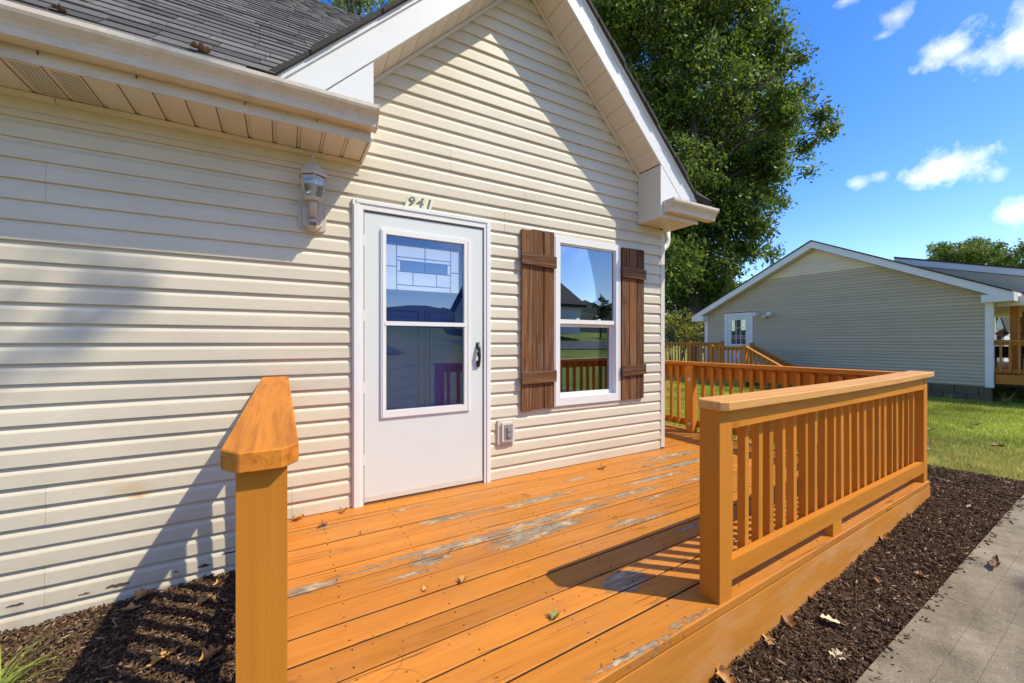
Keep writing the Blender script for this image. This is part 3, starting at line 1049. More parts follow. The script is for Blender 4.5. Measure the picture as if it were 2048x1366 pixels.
roofg = holder('gable_eave', (PX, FY, PZ), house)
for sgn, x_end, x_box in ((-1, -0.03, 0.50), (1, 3.665, 3.15)):
    # rake soffit in vinyl pieces
    nseg = 12
    xs_ = np.linspace(PX + sgn * 0.002, x_box, nseg + 1)
    for i in range(nseg):
        a, b = xs_[i], xs_[i + 1]
        g = sgn * 0.0035
        a2, b2 = a + g * 0.5, b - g * 0.5
        bm = bmesh.new()
        hexa(bm, [(a2, FY + 0.02, rz(a2)), (b2, FY + 0.02, rz(b2)), (b2, WY - 0.004, rz(b2)), (a2, WY - 0.004, rz(a2)),
                  (a2, FY + 0.02, rz(a2) + 0.012), (b2, FY + 0.02, rz(b2) + 0.012), (b2, WY - 0.004, rz(b2) + 0.012), (a2, WY - 0.004, rz(a2) + 0.012)])
        bmesh.ops.recalc_face_normals(bm, faces=bm.faces)
        mk('soffit_panel', bm, M['soffit'], roofg)
    # backing above the joints
    bm = bmesh.new()
    a, b = PX, x_box
    hexa(bm, [(a, FY + 0.02, rz(a) + 0.014), (b, FY + 0.02, rz(b) + 0.014), (b, WY, rz(b) + 0.014), (a, WY, rz(a) + 0.014),
              (a, FY + 0.02, rz(a) + 0.05), (b, FY + 0.02, rz(b) + 0.05), (b, WY, rz(b) + 0.05), (a, WY, rz(a) + 0.05)])
    bmesh.ops.recalc_face_normals(bm, faces=bm.faces)
    mk('soffit_backing', bm, M['sheath'], roofg)
    # channel strip where soffit meets wall
    bm = bmesh.new()
    a, b = PX, x_box
    y0, y1 = WY - 0.045, WY - 0.018
    hexa(bm, [(a, y0, rz(a) - 0.034), (b, y0, rz(b) - 0.034), (b, y1, rz(b) - 0.034), (a, y1, rz(a) - 0.034),
              (a, y0, rz(a) - 0.002), (b, y0, rz(b) - 0.002), (b, y1, rz(b) - 0.002), (a, y1, rz(a) - 0.002)])
    bmesh.ops.recalc_face_normals(bm, faces=bm.faces)
    mk('soffit_channel', bm, M['trim'], roofg, bevel=0.003)
    # fascia board
    bm = bmesh.new()
    a, b = PX, x_end
    FH = 0.245
    hexa(bm, [(a, FY, rz(a)), (b, FY, rz(b)), (b, FY + 0.02, rz(b)), (a, FY + 0.02, rz(a)),
              (a, FY, rz(a) + FH), (b, FY, rz(b) + FH), (b, FY + 0.02, rz(b) + FH), (a, FY + 0.02, rz(a) + FH)])
    bmesh.ops.recalc_face_normals(bm, faces=bm.faces)
    mk('rake_fascia', bm, M['white'], roofg, bevel=0.002)
    # drip strip and shingle edge
    bm = bmesh.new()
    hexa(bm, [(a, FY - 0.012, rz(a) + FH - 0.035), (b, FY - 0.012, rz(b) + FH - 0.035), (b, FY - 0.001, rz(b) + FH - 0.035), (a, FY - 0.001, rz(a) + FH - 0.035),
              (a, FY - 0.012, rz(a) + FH + 0.002), (b, FY - 0.012, rz(b) + FH + 0.002), (b, FY - 0.001, rz(b) + FH + 0.002), (a, FY - 0.001, rz(a) + FH + 0.002)])
    bmesh.ops.recalc_face_normals(bm, faces=bm.faces)
    mk('drip_strip', bm, M['white'], roofg)
    # roof deck of the gable: layered shingle edges
    seg = 14
    bm = bmesh.new()
    for q in range(seg):
        xa, xb = a + (b + sgn * 0.09 - a) * q / seg, a + (b + sgn * 0.09 - a) * (q + 1.06) / seg
        t0, t1 = FH + 0.003, FH + 0.030 + 0.007 * (q % 2)
        yo = FY - 0.032 - 0.006 * ((q * 7) % 3)
        hexa(bm, [(xa, yo, rz(xa) + t0), (xb, yo, rz(xb) + t0), (xb, 6.4, rz(xb) + t0), (xa, 6.4, rz(xa) + t0),
                  (xa, yo, rz(xa) + t1), (xb, yo, rz(xb) + t1 + 0.008), (xb, 6.4, rz(xb) + t1 + 0.008), (xa, 6.4, rz(xa) + t1)])
    bmesh.ops.recalc_face_normals(bm, faces=bm.faces)
    mk('roof_slope', bm, M['shingle_edge'], roofg)
    # cornice box: front face, inner side, underside
    bm = bmesh.new()
    if sgn > 0:
        prof = [(x_box, EAV), (x_end - 0.02, EAV), (x_end - 0.02, rz(x_end - 0.02) - 0.006), (x_box, rz(x_box) - 0.006)]
        prof = [p for p in prof]
        if prof[2][1] < EAV:
            prof[2] = (x_end - 0.02, EAV + 0.002)
    else:
        xm = PX - (PZ - SZ - 0.06) / PM
        prof = [(x_box, SZ + 0.052), (x_box, rz(x_box) - 0.006), (xm, SZ + 0.054)]
    extr(prof, 1, FY + 0.006, WY - 0.018, bm)
    mk('cornice_box', bm, M['white'] if sgn < 0 else M['trim'], roofg, bevel=0.002)
    if sgn > 0:
        bm = bmesh.new()
        extr([(p[0] + (0.001 if i in (0, 3) else 0), p[1]) for i, p in enumerate(prof)], 1, FY + 0.0022, FY + 0.0052, bm)
        mk('cornice_face', bm, M['white'], roofg)
# side eave to the right of the house
bm = box(3.54, 3.64, WY - 0.017, 6.6, EAV + 0.002, EAV + 0.02)
mk('side_soffit', bm, M['soffit'], roofg)
bm = box(3.6455, 3.665, FY + 0.022, 6.6, EAV, EAV + 0.20)
mk('side_fascia', bm, M['trim'], roofg)


def gutter_prof(y, z, s=1):
    """K-style profile, y is the back, going towards the viewer"""
    return [(y, z), (y - 0.075 * s, z), (y - 0.082 * s, z + 0.030), (y - 0.094 * s, z + 0.052), (y - 0.118 * s, z + 0.078), (y - 0.124 * s, z + 0.092),
            (y - 0.124 * s, z + 0.112), (y - 0.112 * s, z + 0.112), (y - 0.112 * s, z + 0.098), (y - 0.100 * s, z + 0.084), (y - 0.080 * s, z + 0.050), (y - 0.072 * s, z + 0.008), (y - 0.004, z + 0.008), (y - 0.004, z + 0.112), (y, z + 0.112)]


# left eave: soffit, fascia, gutter, roof
EY = 2.60          # outer edge of the left soffit
SZ = 2.372
eave = holder('left_eave', (-1.0, EY, SZ), house)
spac = 0.128
x = 0.458
k = 0
xsl = [0.458 - spac * i for i in range(0, 24)]
for i in range(len(xsl) - 1):
    b, a = xsl[i], xsl[i + 1]
    vented = i in (10, 11)
    bm = box(a + 0.020, b - 0.002, EY + 0.012, WY - 0.004, SZ, SZ + 0.008)
    # raised bead with a dark groove beside it
    box(a + 0.002, a + 0.0185, EY + 0.012, WY - 0.004, SZ + 0.006, SZ + 0.012, bm)
    o = mk('soffit_panel', bm, M['soffit'], eave, bevel=0.0015)
    if vented:
        hb = bmesh.new()
        for r_ in range(16):
            for c_ in range(9):
                hx, hy = a + 0.028 + c_ * 0.0108, EY + 0.035 + r_ * 0.0195
                box(hx, hx + 0.0035, hy, hy + 0.012, SZ - 0.0009, SZ - 0.0001, hb)
        v = mk('vent_slots', hb, M['vent'], eave)
        v['kind'] = 'stuff'
bm = box(-2.9, 0.46, EY + 0.014, WY - 0.003, SZ + 0.014, SZ + 0.03)
mk('soffit_backing', bm, M['sheath'], eave)
bm = extr([(WY - 0.020, SZ - 0.030), (WY - 0.048, SZ - 0.030), (WY - 0.052, SZ - 0.004), (WY - 0.046, SZ - 0.001), (WY - 0.020, SZ - 0.001)], 0, -1.0, 0.47)
mk('soffit_channel', bm, M['soffit'], eave)
bm = extr([(WY - 0.020, SZ - 0.030), (WY - 0.047, SZ - 0.030), (WY - 0.051, SZ - 0.004), (WY - 0.046, SZ - 0.001), (WY - 0.020, SZ - 0.001)], 0, -2.9, -1.003)
mk('soffit_channel', bm, M['soffit'], eave)
bm = extr([(WY - 0.0195, SZ - 0.085), (WY - 0.024, SZ - 0.085), (WY - 0.024, SZ - 0.0305), (WY - 0.0195, SZ - 0.0305)], 0, -2.9, 0.455)
mk('frieze_strip', bm, M['siding'], eave)
for a, b in ((-2.9, 0.008), (0.009, 0.472)):
    bm = box(a, b, EY - (0.002 if b > 0.1 else 0.0), EY + 0.011, SZ - 0.004, SZ + 0.165)
    mk('fascia', bm, M['gutter'], eave, bevel=0.0015)
bm = box(0.459, 0.475, EY + 0.012, WY - 0.02, SZ - 0.012, SZ + 0.14)
mk('eave_end_board', bm, M['trim'], eave, bevel=0.002)
gut = mk('gutter', extr(gutter_prof(EY - 0.003, SZ + 0.058), 0, -2.9, 0.492), M['gutter'], house)
y, z = EY - 0.003, SZ + 0.058
capp = [(y + 0.001, z - 0.002), (y - 0.077, z - 0.002), (y - 0.085, z + 0.03), (y - 0.097, z + 0.052), (y - 0.121, z + 0.078), (y - 0.127, z + 0.092), (y - 0.127, z + 0.114), (y + 0.001, z + 0.114)]
mk('end_cap', extr(capp, 0, 0.4925, 0.500), M['gutter'], gut)
for gx in (-0.95, -0.62, -0.18, 0.17):
    bm = box(gx, gx + 0.004, EY - 0.006, EY - 0.0005, SZ + 0.038, SZ + 0.056)
    mk('gutter_spike', bm, M['vent'], gut)
# short gutter on the right cornice
gut2 = mk('gutter', extr(gutter_prof(FY - 0.001, EAV + 0.042), 0, 3.19, 3.86), M['gutter'], house)
y, z = FY - 0.001, EAV + 0.042
capp = [(y + 0.001, z - 0.002), (y - 0.077, z - 0.002), (y - 0.085, z + 0.03), (y - 0.097, z + 0.052), (y - 0.121, z + 0.078), (y - 0.127, z + 0.092), (y - 0.127, z + 0.114), (y + 0.001, z + 0.114)]
mk('end_cap', extr(capp, 0, 3.183, 3.1895), M['gutter'], gut2)
mk('end_cap', extr(capp, 0, 3.8605, 3.867), M['gutter'], gut2)
bm = box(3.152, 3.70, FY - 0.004, FY + 0.0015, EAV - 0.003, EAV + 0.040)
mk('cornice_fascia', bm, M['trim'], gut2)
# downspout elbow behind the corner
path = [(3.73, 3.06, 2.36), (3.735, 3.06, 2.27), (3.72, 3.06, 2.215), (3.68, 3.06, 2.175), (3.635, 3.06, 2.15), (3.60, 3.06, 2.11), (3.59, 3.06, 2.04), (3.588, 3.06, 0.4), (3.588, 3.06, 0.05)]
mk('downspout', tube(path, 0.034, 10), M['white'], house, smooth=True)

# main roof behind the left gutter, laid tab by tab
ROY, ROZ, ROM = 2.525, SZ + 0.176, 0.90
dirx = Vector((0, 1, ROM)).normalized()
nrm = Vector((0, -ROM, 1)).normalized()
roof = holder('roof', (-1, 3.5, 3.2), house)
ridge_s = (6.25 - ROY) * math.sqrt(1 + ROM * ROM)
EXPO = 0.128


def roof_pt(x, s, h):
    p = Vector((0, ROY, ROZ)) + dirx * s + nrm * h
    return (x, p.y, p.z)


def valley(sl):
    """x where the gable roof meets this slope"""
    return (roof_pt(0, sl, 0)[2] - (PZ + 0.285)) / PM + PX


sp = (PZ + 0.285 - ROZ) / (ROM / math.sqrt(1 + ROM * ROM))      # slope length at the height of the gable peak
RX = 3.74
for (a0, b0, s0_, a1, b1, s1_) in ((-2.9, valley(0) + 0.02, 0.0, -2.9, PX, sp), (2 * PX - valley(0) - 0.02, RX, 0.0, PX, RX, sp), (-2.9, RX, sp, -2.9, RX, ridge_s)):
    bm = bmesh.new()
    hexa(bm, [roof_pt(a0, s0_, -0.05), roof_pt(b0, s0_, -0.05), roof_pt(b1, s1_, -0.05), roof_pt(a1, s1_, -0.05),
              roof_pt(a0, s0_, -0.002), roof_pt(b0, s0_, -0.002), roof_pt(b1, s1_, -0.002), roof_pt(a1, s1_, -0.002)])
    mk('roof_deck', bm, M['shingle_edge'], roof)
bm = bmesh.new()
hexa(bm, [(-2.9, 6.25, ROZ + 3.3125), (3.74, 6.25, ROZ + 3.3125), (3.74, 9.9, ROZ), (-2.9, 9.9, ROZ),
          (-2.9, 6.25, ROZ + 3.3425), (3.74, 6.25, ROZ + 3.3425), (3.74, 9.9, ROZ + 0.03), (-2.9, 9.9, ROZ + 0.03)])
mk('back_slope', bm, M['shingle_edge'], roof)
protos = []
for v in range(5):
    w = (0.30, 0.16, 0.22, 0.27, 0.19)[v]
    L = EXPO + 0.03
    b_ = bmesh.new()
    t = (0.007, 0.009, 0.006, 0.010, 0.008)[v]
    # local: x width, y up slope, z normal; the tail of each tab rides on the row below
    hexa(b_, [(0, 0, 0.003), (w, 0, 0.003), (w, L, 0), (0, L, 0), (0, 0, 0.003 + t), (w, 0, 0.003 + t), (w, L, 0.002), (0, L, 0.002)])
    me = bpy.data.meshes.new('shingle')
    b_.to_mesh(me)
    b_.free()
    me.materials.append(M['shingle'])
    protos.append((me, w))
slope_rot = math.atan(ROM)
cnt = 0
far_v, far_f = [], []
for row in range(0, int(ridge_s / EXPO) + 1):
    s0 = row * EXPO - 0.01
    lim = valley(s0) - 0.02 if s0 < sp else RX - 0.25
    x = -2.75 + random.random() * 0.3
    while x < lim:
        me, w = random.choice(protos)
        w2 = w
        near = x > -1.9 + row * 0.012
        if cnt < 300 and near and row < 30:
            o = bpy.data.objects.new('shingle', me)
            link(o, roof_pt(x, s0 + random.uniform(-0.003, 0.003), 0.0), roof)
            o.rotation_euler = (slope_rot, 0, random.uniform(-0.004, 0.004))
            cnt += 1
        else:
            b0 = len(far_v)
            t = random.choice((0.007, 0.009, 0.006, 0.010))
            for (px, ps, ph) in ((0, 0, 0.003), (w, 0, 0.003), (w, 0.158, 0), (0, 0.158, 0), (0, 0, 0.003 + t), (w, 0, 0.003 + t), (w, 0.158, 0.002), (0, 0.158, 0.002)):
                far_v.append(roof_pt(x + px, s0 + ps, ph))
            for f in ((4, 5, 6, 7), (0, 1, 5, 4), (1, 2, 6, 5), (3, 0, 4, 7)):
                far_f.append([b0 + q for q in f])
        x += w2 + 0.004
a_ = NT('far_shingle', 0.9, 0.2)
p_ = a_.pos()
ri_ = a_.n('ShaderNodeNewGeometry').outputs['Random Per Island']
M['far_shingle'] = a_.done(a_.gain(a_.gain(a_.gain((0.122, 0.112, 0.102), ri_, 0.62, 1.4), a_.noise(p_, 170, 2, 0.7), 0.35, 1.65), a_.noise(p_, 3, 5, 0.6), 0.7, 1.3))
np_mesh('shingle_courses', np.array(far_v), np.array(far_f), M['far_shingle'], parent=roof, kind='stuff', origin=(-1, 3.5, 3.2))

# ------------------------------------------------------------------ door
frame = holder('door_frame', (0.94, WY, 1.05), house)
for x0, x1, z0, z1 in ((0.413, 0.482, -0.002, 2.118), (1.405, 1.462, -0.002, 2.118), (0.482, 1.405, 2.050, 2.118)):
    bm = box(x0, x1, WY - 0.036, WY + 0.05, z0, z1)
    mk('casing', bm, M['white'], frame, bevel=0.004)
    horiz = x1 - x0 > 0.3
    # moulded steps on the casing
    if horiz:
        b2 = box(x0 - 0.045, x1 + 0.035, WY - 0.043, WY - 0.0362, z0 + 0.040, z1 - 0.006)
    else:
        inner = 0.016 if x0 < 1 else -0.016
        b2 = box(x0 + (0.008 if x0 < 1 else 0.022), x1 - (0.022 if x0 < 1 else 0.008), WY - 0.043, WY - 0.0362, z0 + 0.002, z1 - (0.036 if True else 0))
    mk('moulding', b2, M['white'], frame, bevel=0.003)
for x0, x1 in ((0.4825, 0.4895), (1.3985, 1.4045)):
    mk('hinge_rail', box(x0, x1, WY - 0.030, WY + 0.03, 0.012, 2.044), M['metal'], frame)
mk('head_rail', box(0.4825, 1.4045, WY - 0.026, WY + 0.03, 2.044, 2.0495), M['metal'], frame)
mk('threshold', box(0.46, 1.42, WY - 0.020, WY + 0.10, -0.001, 0.014), M['threshold'], frame)
storm = holder('storm_door', (0.94, WY, 1.03), house)
DX0, DX1, DZ0, DZ1 = 0.490, 1.398, 0.055, 2.036
GX0, GX1, GZ0, GZ1 = 0.600, 1.281, 0.596, 1.936
for nm, a, b, c, d in (('stile', DX0, GX0, DZ0, DZ1), ('stile', GX1, DX1, DZ0, DZ1), ('kick_panel', GX0, GX1, DZ0, GZ0), ('top_rail', GX0, GX1, GZ1, DZ1)):
    mk(nm, box(a, b, WY - 0.024, WY + 0.010, c, d), M['door_white'], storm)
mk('door_sweep', box(DX0, DX1, WY - 0.026, WY + 0.012, 0.020, 0.0545), M['trim'], storm, bevel=0.002)
# raised frame round the glass
w_ = 0.036
for a, b, c, d in ((GX0, GX0 + w_, GZ0, GZ1), (GX1 - w_ - .012, GX1, GZ0, GZ1), (GX0 + w_, GX1 - w_ - .012, GZ0, GZ0 + 0.048), (GX0 + w_, GX1 - w_ - .012, GZ1 - 0.036, GZ1)):
    mk('glazing_frame', box(a, b, WY - 0.037, WY - 0.004, c, d), M['white'], storm, bevel=0.005, seg=2)
for a, b, c, d in ((GX0 + .010, GX0 + .017, GZ0 + .012, GZ1 - .012), (GX1 - .017, GX1 - .010, GZ0 + .012, GZ1 - .012)):
    mk('frame_bead', box(a, b, WY - 0.041, WY - 0.0372, c, d), M['white'], storm, bevel=0.0015)
mk('mid_rail', box(GX0 + w_ - 0.012, GX1 - w_, WY - 0.040, WY - 0.006, 1.252, 1.282), M['white'], storm, bevel=0.003)
mk('glass_pane', box(GX0 + w_, GX1 - w_ - .012, WY - 0.016, WY - 0.013, 1.282, GZ1 - 0.036), M['glass_storm'], storm)
mk('glass_pane', box(GX0 + w_, GX1 - w_ - .012, WY - 0.012, WY - 0.009, GZ0 + 0.048, 1.252), M['glass_storm'], storm)
for hz in (0.28, 0.78, 1.28, 1.80):
    mk('hinge', box(0.4835, 0.4965, WY - 0.0335, WY - 0.0305, hz, hz + 0.075), M['white'], storm, bevel=0.001)
mk('head_shadow', box(DX0, DX1, WY - 0.020, WY + 0.009, DZ1 + 0.0005, DZ1 + 0.0075), M['vent'], storm)  # dark strip painting in the shadow under the door head
# handle
hb = bmesh.new()
extr([(WY - 0.030, 0.945), (WY - 0.042, 0.94), (WY - 0.060, 0.975), (WY - 0.066, 1.03), (WY - 0.058, 1.09), (WY - 0.042, 1.125), (WY - 0.030, 1.12), (WY - 0.040, 1.08), (WY - 0.048, 1.03), (WY - 0.042, 0.98)], 0, 1.345, 1.363, hb)
box(1.341, 1.367, WY - 0.034, WY - 0.0245, 0.935, 0.985, hb)
box(1.341, 1.367, WY - 0.034, WY - 0.0245, 1.08, 1.13, hb)
box(1.336, 1.345, WY - 0.058, WY - 0.046, 1.02, 1.055, hb)
mk('handle', hb, M['black'], storm, bevel=0.002)
# the entry door behind it
entry = holder('entry_door', (0.94, WY + 0.11, 1.03), house)
EYD = WY + 0.115
mk('door_slab', box(0.47, 1.42, EYD, EYD + 0.045, 0.015, 2.06), M['entry_door'], entry)
for a, b in ((0.64, 0.90), (1.00, 1.26)):
    for c, d in ((0.25, 1.36),):
        bm = box(a, b, EYD - 0.014, EYD - 0.0005, c, d)
        mk('door_panel', bm, M['entry_door'], entry, bevel=0.013)
        bm = bmesh.new()
        for q in ((a - .03, a - .012, c - .03, d + .03), (b + .012, b + .03, c - .03, d + .03), (a - .012, b + .012, c - .03, c - .012), (a - .012, b + .012, d + .012, d + .03)):
            box(q[0], q[1], EYD - 0.010, EYD - 0.0005, q[2], q[3], bm)
        mk('panel_moulding', bm, M['entry_door'], entry)
# leaded light in the entry door: panes set in lead cames
LX0, LX1, LZ0, LZ1 = 0.655, 1.245, 1.525, 1.865
lw = LX1 - LX0
lh = LZ1 - LZ0


def lpane(u0, u1, v0, v1, mat):
    bm = box(LX0 + lw * u0 + 0.004, LX0 + lw * u1 - 0.004, EYD - 0.010, EYD - 0.002, LZ0 + lh * v0 + 0.004, LZ0 + lh * v1 - 0.004)
    mk('leaded_pane', bm, mat, entry)


mk('came_grid', box(LX0 - 0.012, LX1 + 0.012, EYD - 0.006, EYD - 0.0008, LZ0 - 0.012, LZ1 + 0.012), M['came'], entry)
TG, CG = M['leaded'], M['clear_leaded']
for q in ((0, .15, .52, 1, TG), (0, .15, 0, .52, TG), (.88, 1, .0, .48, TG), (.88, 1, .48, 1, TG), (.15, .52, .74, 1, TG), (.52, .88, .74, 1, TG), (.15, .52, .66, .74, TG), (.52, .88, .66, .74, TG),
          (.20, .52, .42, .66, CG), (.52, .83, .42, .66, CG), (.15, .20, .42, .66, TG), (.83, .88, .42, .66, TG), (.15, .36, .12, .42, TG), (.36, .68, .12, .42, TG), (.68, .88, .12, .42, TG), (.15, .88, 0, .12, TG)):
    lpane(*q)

# ------------------------------------------------------------------ window
win = holder('window', (2.5, WY, 1.32), house)
for a, b, c, d in ((2.097, 2.158, 0.560, 2.085), (2.835, 2.892, 0.560, 2.085), (2.158, 2.835, 0.560, 0.632), (2.158, 2.835, 2.025, 2.085)):
    mk('window_frame', box(a, b, WY - 0.034, WY + 0.06, c, d), M['white'], win, bevel=0.004)
for a, b, c, d in ((2.108, 2.117, 0.572, 2.074), (2.873, 2.882, 0.572, 2.074)):
    mk('frame_bead', box(a, b, WY - 0.038, WY - 0.0342, c, d), M['white'], win, bevel=0.001)
up = holder('upper_sash', (2.5, WY, 1.68), win)
for a, b, c, d in ((2.158, 2.172, 1.300, 2.025), (2.822, 2.835, 1.300, 2.025), (2.172, 2.822, 1.300, 1.338), (2.172, 2.822, 2.010, 2.025)):
    mk('sash_rail', box(a, b, WY - 0.020, WY + 0.015, c, d), M['white'], win, bevel=0.002)
mk('glass_pane', box(2.172, 2.822, WY - 0.004, WY, 1.338, 2.010), M['glass_window'], win)
for a, b, c, d in ((2.158, 2.188, 0.632, 1.299), (2.800, 2.835, 0.632, 1.299), (2.188, 2.800, 0.632, 0.668), (2.188, 2.800, 1.272, 1.299)):
    mk('sash_rail', box(a, b, WY + 0.016, WY + 0.050, c, d), M['white'], win, bevel=0.002)
mk('glass_pane', box(2.188, 2.800, WY + 0.030, WY + 0.034, 0.668, 1.272), M['glass_window'], win)
for xx in (2.36, 2.62):
    mk('sash_lock', box(xx, xx + 0.03, WY - 0.018, WY + 0.01, 1.3385, 1.352), M['trim'], win, bevel=0.003)
bpy.data.objects.remove(up)

# shutters
def shutter(label, x0, x1, z0, z1, seed):
    rr = random.Random(seed)
    t = thing('window_shutter', label, 'shutter', ((x0 + x1) / 2, WY - 0.03, z0), 'board shutters beside the window')
    w = (x1 - x0) / 3
    for i in range(3):
        a = x0 + w * i + rr.uniform(0.003, 0.006)
        b = x0 + w * (i + 1) - rr.uniform(0.003, 0.006)
        dz = rr.uniform(-0.012, 0.012)
        ti = rr.uniform(-0.004, 0.004)
        y0 = WY - 0.041 - rr.uniform(0, 0.003)
        bm = bmesh.new()
        n = 8
        for k in range(n):
            za, zb = z0 + (z1 - z0) * k / n + dz, z0 + (z1 - z0) * (k + 1) / n + dz
            sa, sb = ti * k / n * 2, ti * (k + 1) / n * 2
            wa, wb = 0.0015 * mnoise.noise(Vector((i, k, seed))), 0.0015 * mnoise.noise(Vector((i, k + 1, seed)))
            hexa(bm, [(a + sa + wa, y0, za), (b + sa - wa, y0, za), (b + sa, WY - 0.020, za), (a + sa, WY - 0.020, za),
                      (a + sb + wb, y0, zb), (b + sb - wb, y0, zb), (b + sb, WY - 0.020, zb), (a + sb, WY - 0.020, zb)])
        bmesh.ops.remove_doubles(bm, verts=bm.verts, dist=1e-5)
        mk('board', bm, M['shutter'], t)
    for zc, sk in ((z0 + 0.285, 0.004), (z1 - 0.255, -0.006)):
        h = 0.05
        bm = bmesh.new()
        a, b = x0 - 0.006, x1 + 0.008
        hexa(bm, [(a, WY - 0.064, zc - h - sk), (b, WY - 0.064, zc - h + sk), (b, WY - 0.0445, zc - h + sk), (a, WY - 0.0445, zc - h - sk),
                  (a, WY - 0.064, zc + h - sk), (b, WY - 0.064, zc + h + sk), (b, WY - 0.0445, zc + h + sk), (a, WY - 0.0445, zc + h - sk)])
        mk('batten', bm, M['shutter_x'], t, bevel=0.002)
    return t


shutter('brown wooden board shutter between the white door and the window', 1.750, 2.092, 0.545, 2.092, 3)
shutter('brown wooden board shutter on the right of the window, by the house corner', 2.902, 3.212, 0.568, 2.075, 8)

# ------------------------------------------------------------------ house number
num = thing('house_number', 'cream address tiles reading 941 above the white door', 'house number', (0.87, WY - 0.02, 2.165))
for i, ch in enumerate('941'):
    x0 = 0.782 + i * 0.066
    z0, z1, sh = 2.122, 2.204, 0.012
    yb = WY - 0.0205
    bm = bmesh.new()
    hexa(bm, [(x0 - sh, yb - 0.002, z0), (x0 - sh + 0.064, yb - 0.002, z0), (x0 - sh + 0.064, yb + 0.0015, z0), (x0 - sh, yb + 0.0015, z0),
              (x0 + sh, yb - 0.002, z1), (x0 + sh + 0.064, yb - 0.002, z1), (x0 + sh + 0.064, yb + 0.0015, z1), (x0 + sh, yb + 0.0015, z1)])
    tl = mk('number_tile', bm, M['tile'], num)
    cu = bpy.data.curves.new('digit', 'FONT')
    cu.body = ch
    cu.size = 0.100
    cu.shear = 0.25
    cu.extrude = 0.0006
    cu.offset = 0.0026
    cu.align_x = 'CENTER'
    tmp = bpy.data.objects.new('digit_curve', cu)
    COL.objects.link(tmp)
    bpy.context.view_layer.update()
    me = bpy.data.meshes.new_from_object(tmp.evaluated_get(bpy.context.evaluated_depsgraph_get()))
    bpy.data.objects.remove(tmp)
    me.materials.clear()
    me.materials.append(M['ink'])
    d = bpy.data.objects.new('digit', me)
    link(d, (x0 + 0.029, yb - 0.0028, z0 + 0.009), tl)
    d.rotation_euler = (R(90), 0, 0)

# ------------------------------------------------------------------ wall lantern
LX = 0.166
lan = thing('wall_lantern', 'cream six sided coach lantern with motion sensor on the wall under the eave', 'lantern', (LX, WY - 0.02, 1.95))
bm = extr([(LX - 0.082, 1.875), (LX - 0.066, 1.858), (LX - 0.028, 1.850), (LX, 1.838), (LX + 0.028, 1.850), (LX + 0.066, 1.858), (LX + 0.082, 1.875), (LX + 0.086, 1.96), (LX + 0.080, 2.045), (LX + 0.06, 2.062), (LX - 0.06, 2.062), (LX - 0.080, 2.045), (LX - 0.086, 1.96)], 1, WY - 0.032, WY - 0.014)
mk('back_plate', bm, M['lamp'], lan, bevel=0.004)
bm = extr([(LX - 0.056, 1.885), (LX - 0.024, 1.862), (LX + 0.024, 1.862), (LX + 0.056, 1.885), (LX + 0.06, 1.99), (LX + 0.04, 2.045), (LX - 0.04, 2.045), (LX - 0.06, 1.99)], 1, WY - 0.058, WY - 0.0325)
mk('plate_boss', bm, M['lamp'], lan, bevel=0.006)
bm = bmesh.new()
tube([(LX, WY - 0.05, 1.965), (LX, WY - 0.085, 1.945), (LX, WY - 0.115, 1.955), (LX, WY - 0.125, 1.99), (LX, WY - 0.125, 2.022)], [0.022, 0.021, 0.020, 0.022, 0.028], 10, bm)
mk('arm', bm, M['lamp'], lan, smooth=True)
bm = lathe([(0.020, 1.848), (0.036, 1.862), (0.038, 1.888), (0.030, 1.912), (0.018, 1.925)], LX, WY - 0.068, 12)
mk('sensor_housing', bm, M['lamp'], lan, smooth=True)
mk('sensor_eye', box(LX - 0.022, LX + 0.022, WY - 0.110, WY - 0.100, 1.878, 1.898), M['sensor'], lan, bevel=0.004)
LY = WY - 0.125
PH = R(30)
bm = lathe([(0.046, 2.022), (0.058, 2.030), (0.060, 2.040), (0.052, 2.046)], LX, LY, 6, ph=PH)
mk('lantern_base', bm, M['lamp'], lan, bevel=0.002)
prof = [(0.050, 2.046), (0.060, 2.075), (0.068, 2.115), (0.072, 2.150), (0.072, 2.178)]
mk('lantern_glass', lathe(prof, LX, LY, 6, ph=PH), M['lamp_glass'], lan)
for k in range(6):
    t = PH + 2 * math.pi * k / 6
    pts_ = [(LX + (r + 0.001) * math.cos(t), LY + (r + 0.001) * math.sin(t), z) for r, z in prof]
    mk('rib', tube(pts_, 0.0042, 5), M['lamp'], lan)
bm = lathe([(0.070, 2.176), (0.090, 2.172), (0.092, 2.182), (0.076, 2.200), (0.060, 2.222), (0.048, 2.240), (0.034, 2.252), (0.014, 2.258)], LX, LY, 6, ph=PH)
mk('lantern_roof', bm, M['lamp'], lan, bevel=0.0015)
bm = lathe([(0.012, 2.256), (0.009, 2.268), (0.014, 2.276), (0.009, 2.286), (0.008, 2.300), (0.010, 2.310), (0.005, 2.326), (0.001, 2.338)], LX, LY, 8)
mk('finial', bm, M['lamp'], lan, smooth=True)
bm = lathe([(0.016, 2.047), (0.018, 2.075), (0.016, 2.085), (0.024, 2.105), (0.030, 2.130), (0.026, 2.150), (0.010, 2.160)], LX, LY, 10)
mk('bulb', bm, M['bulb'], lan, smooth=True)

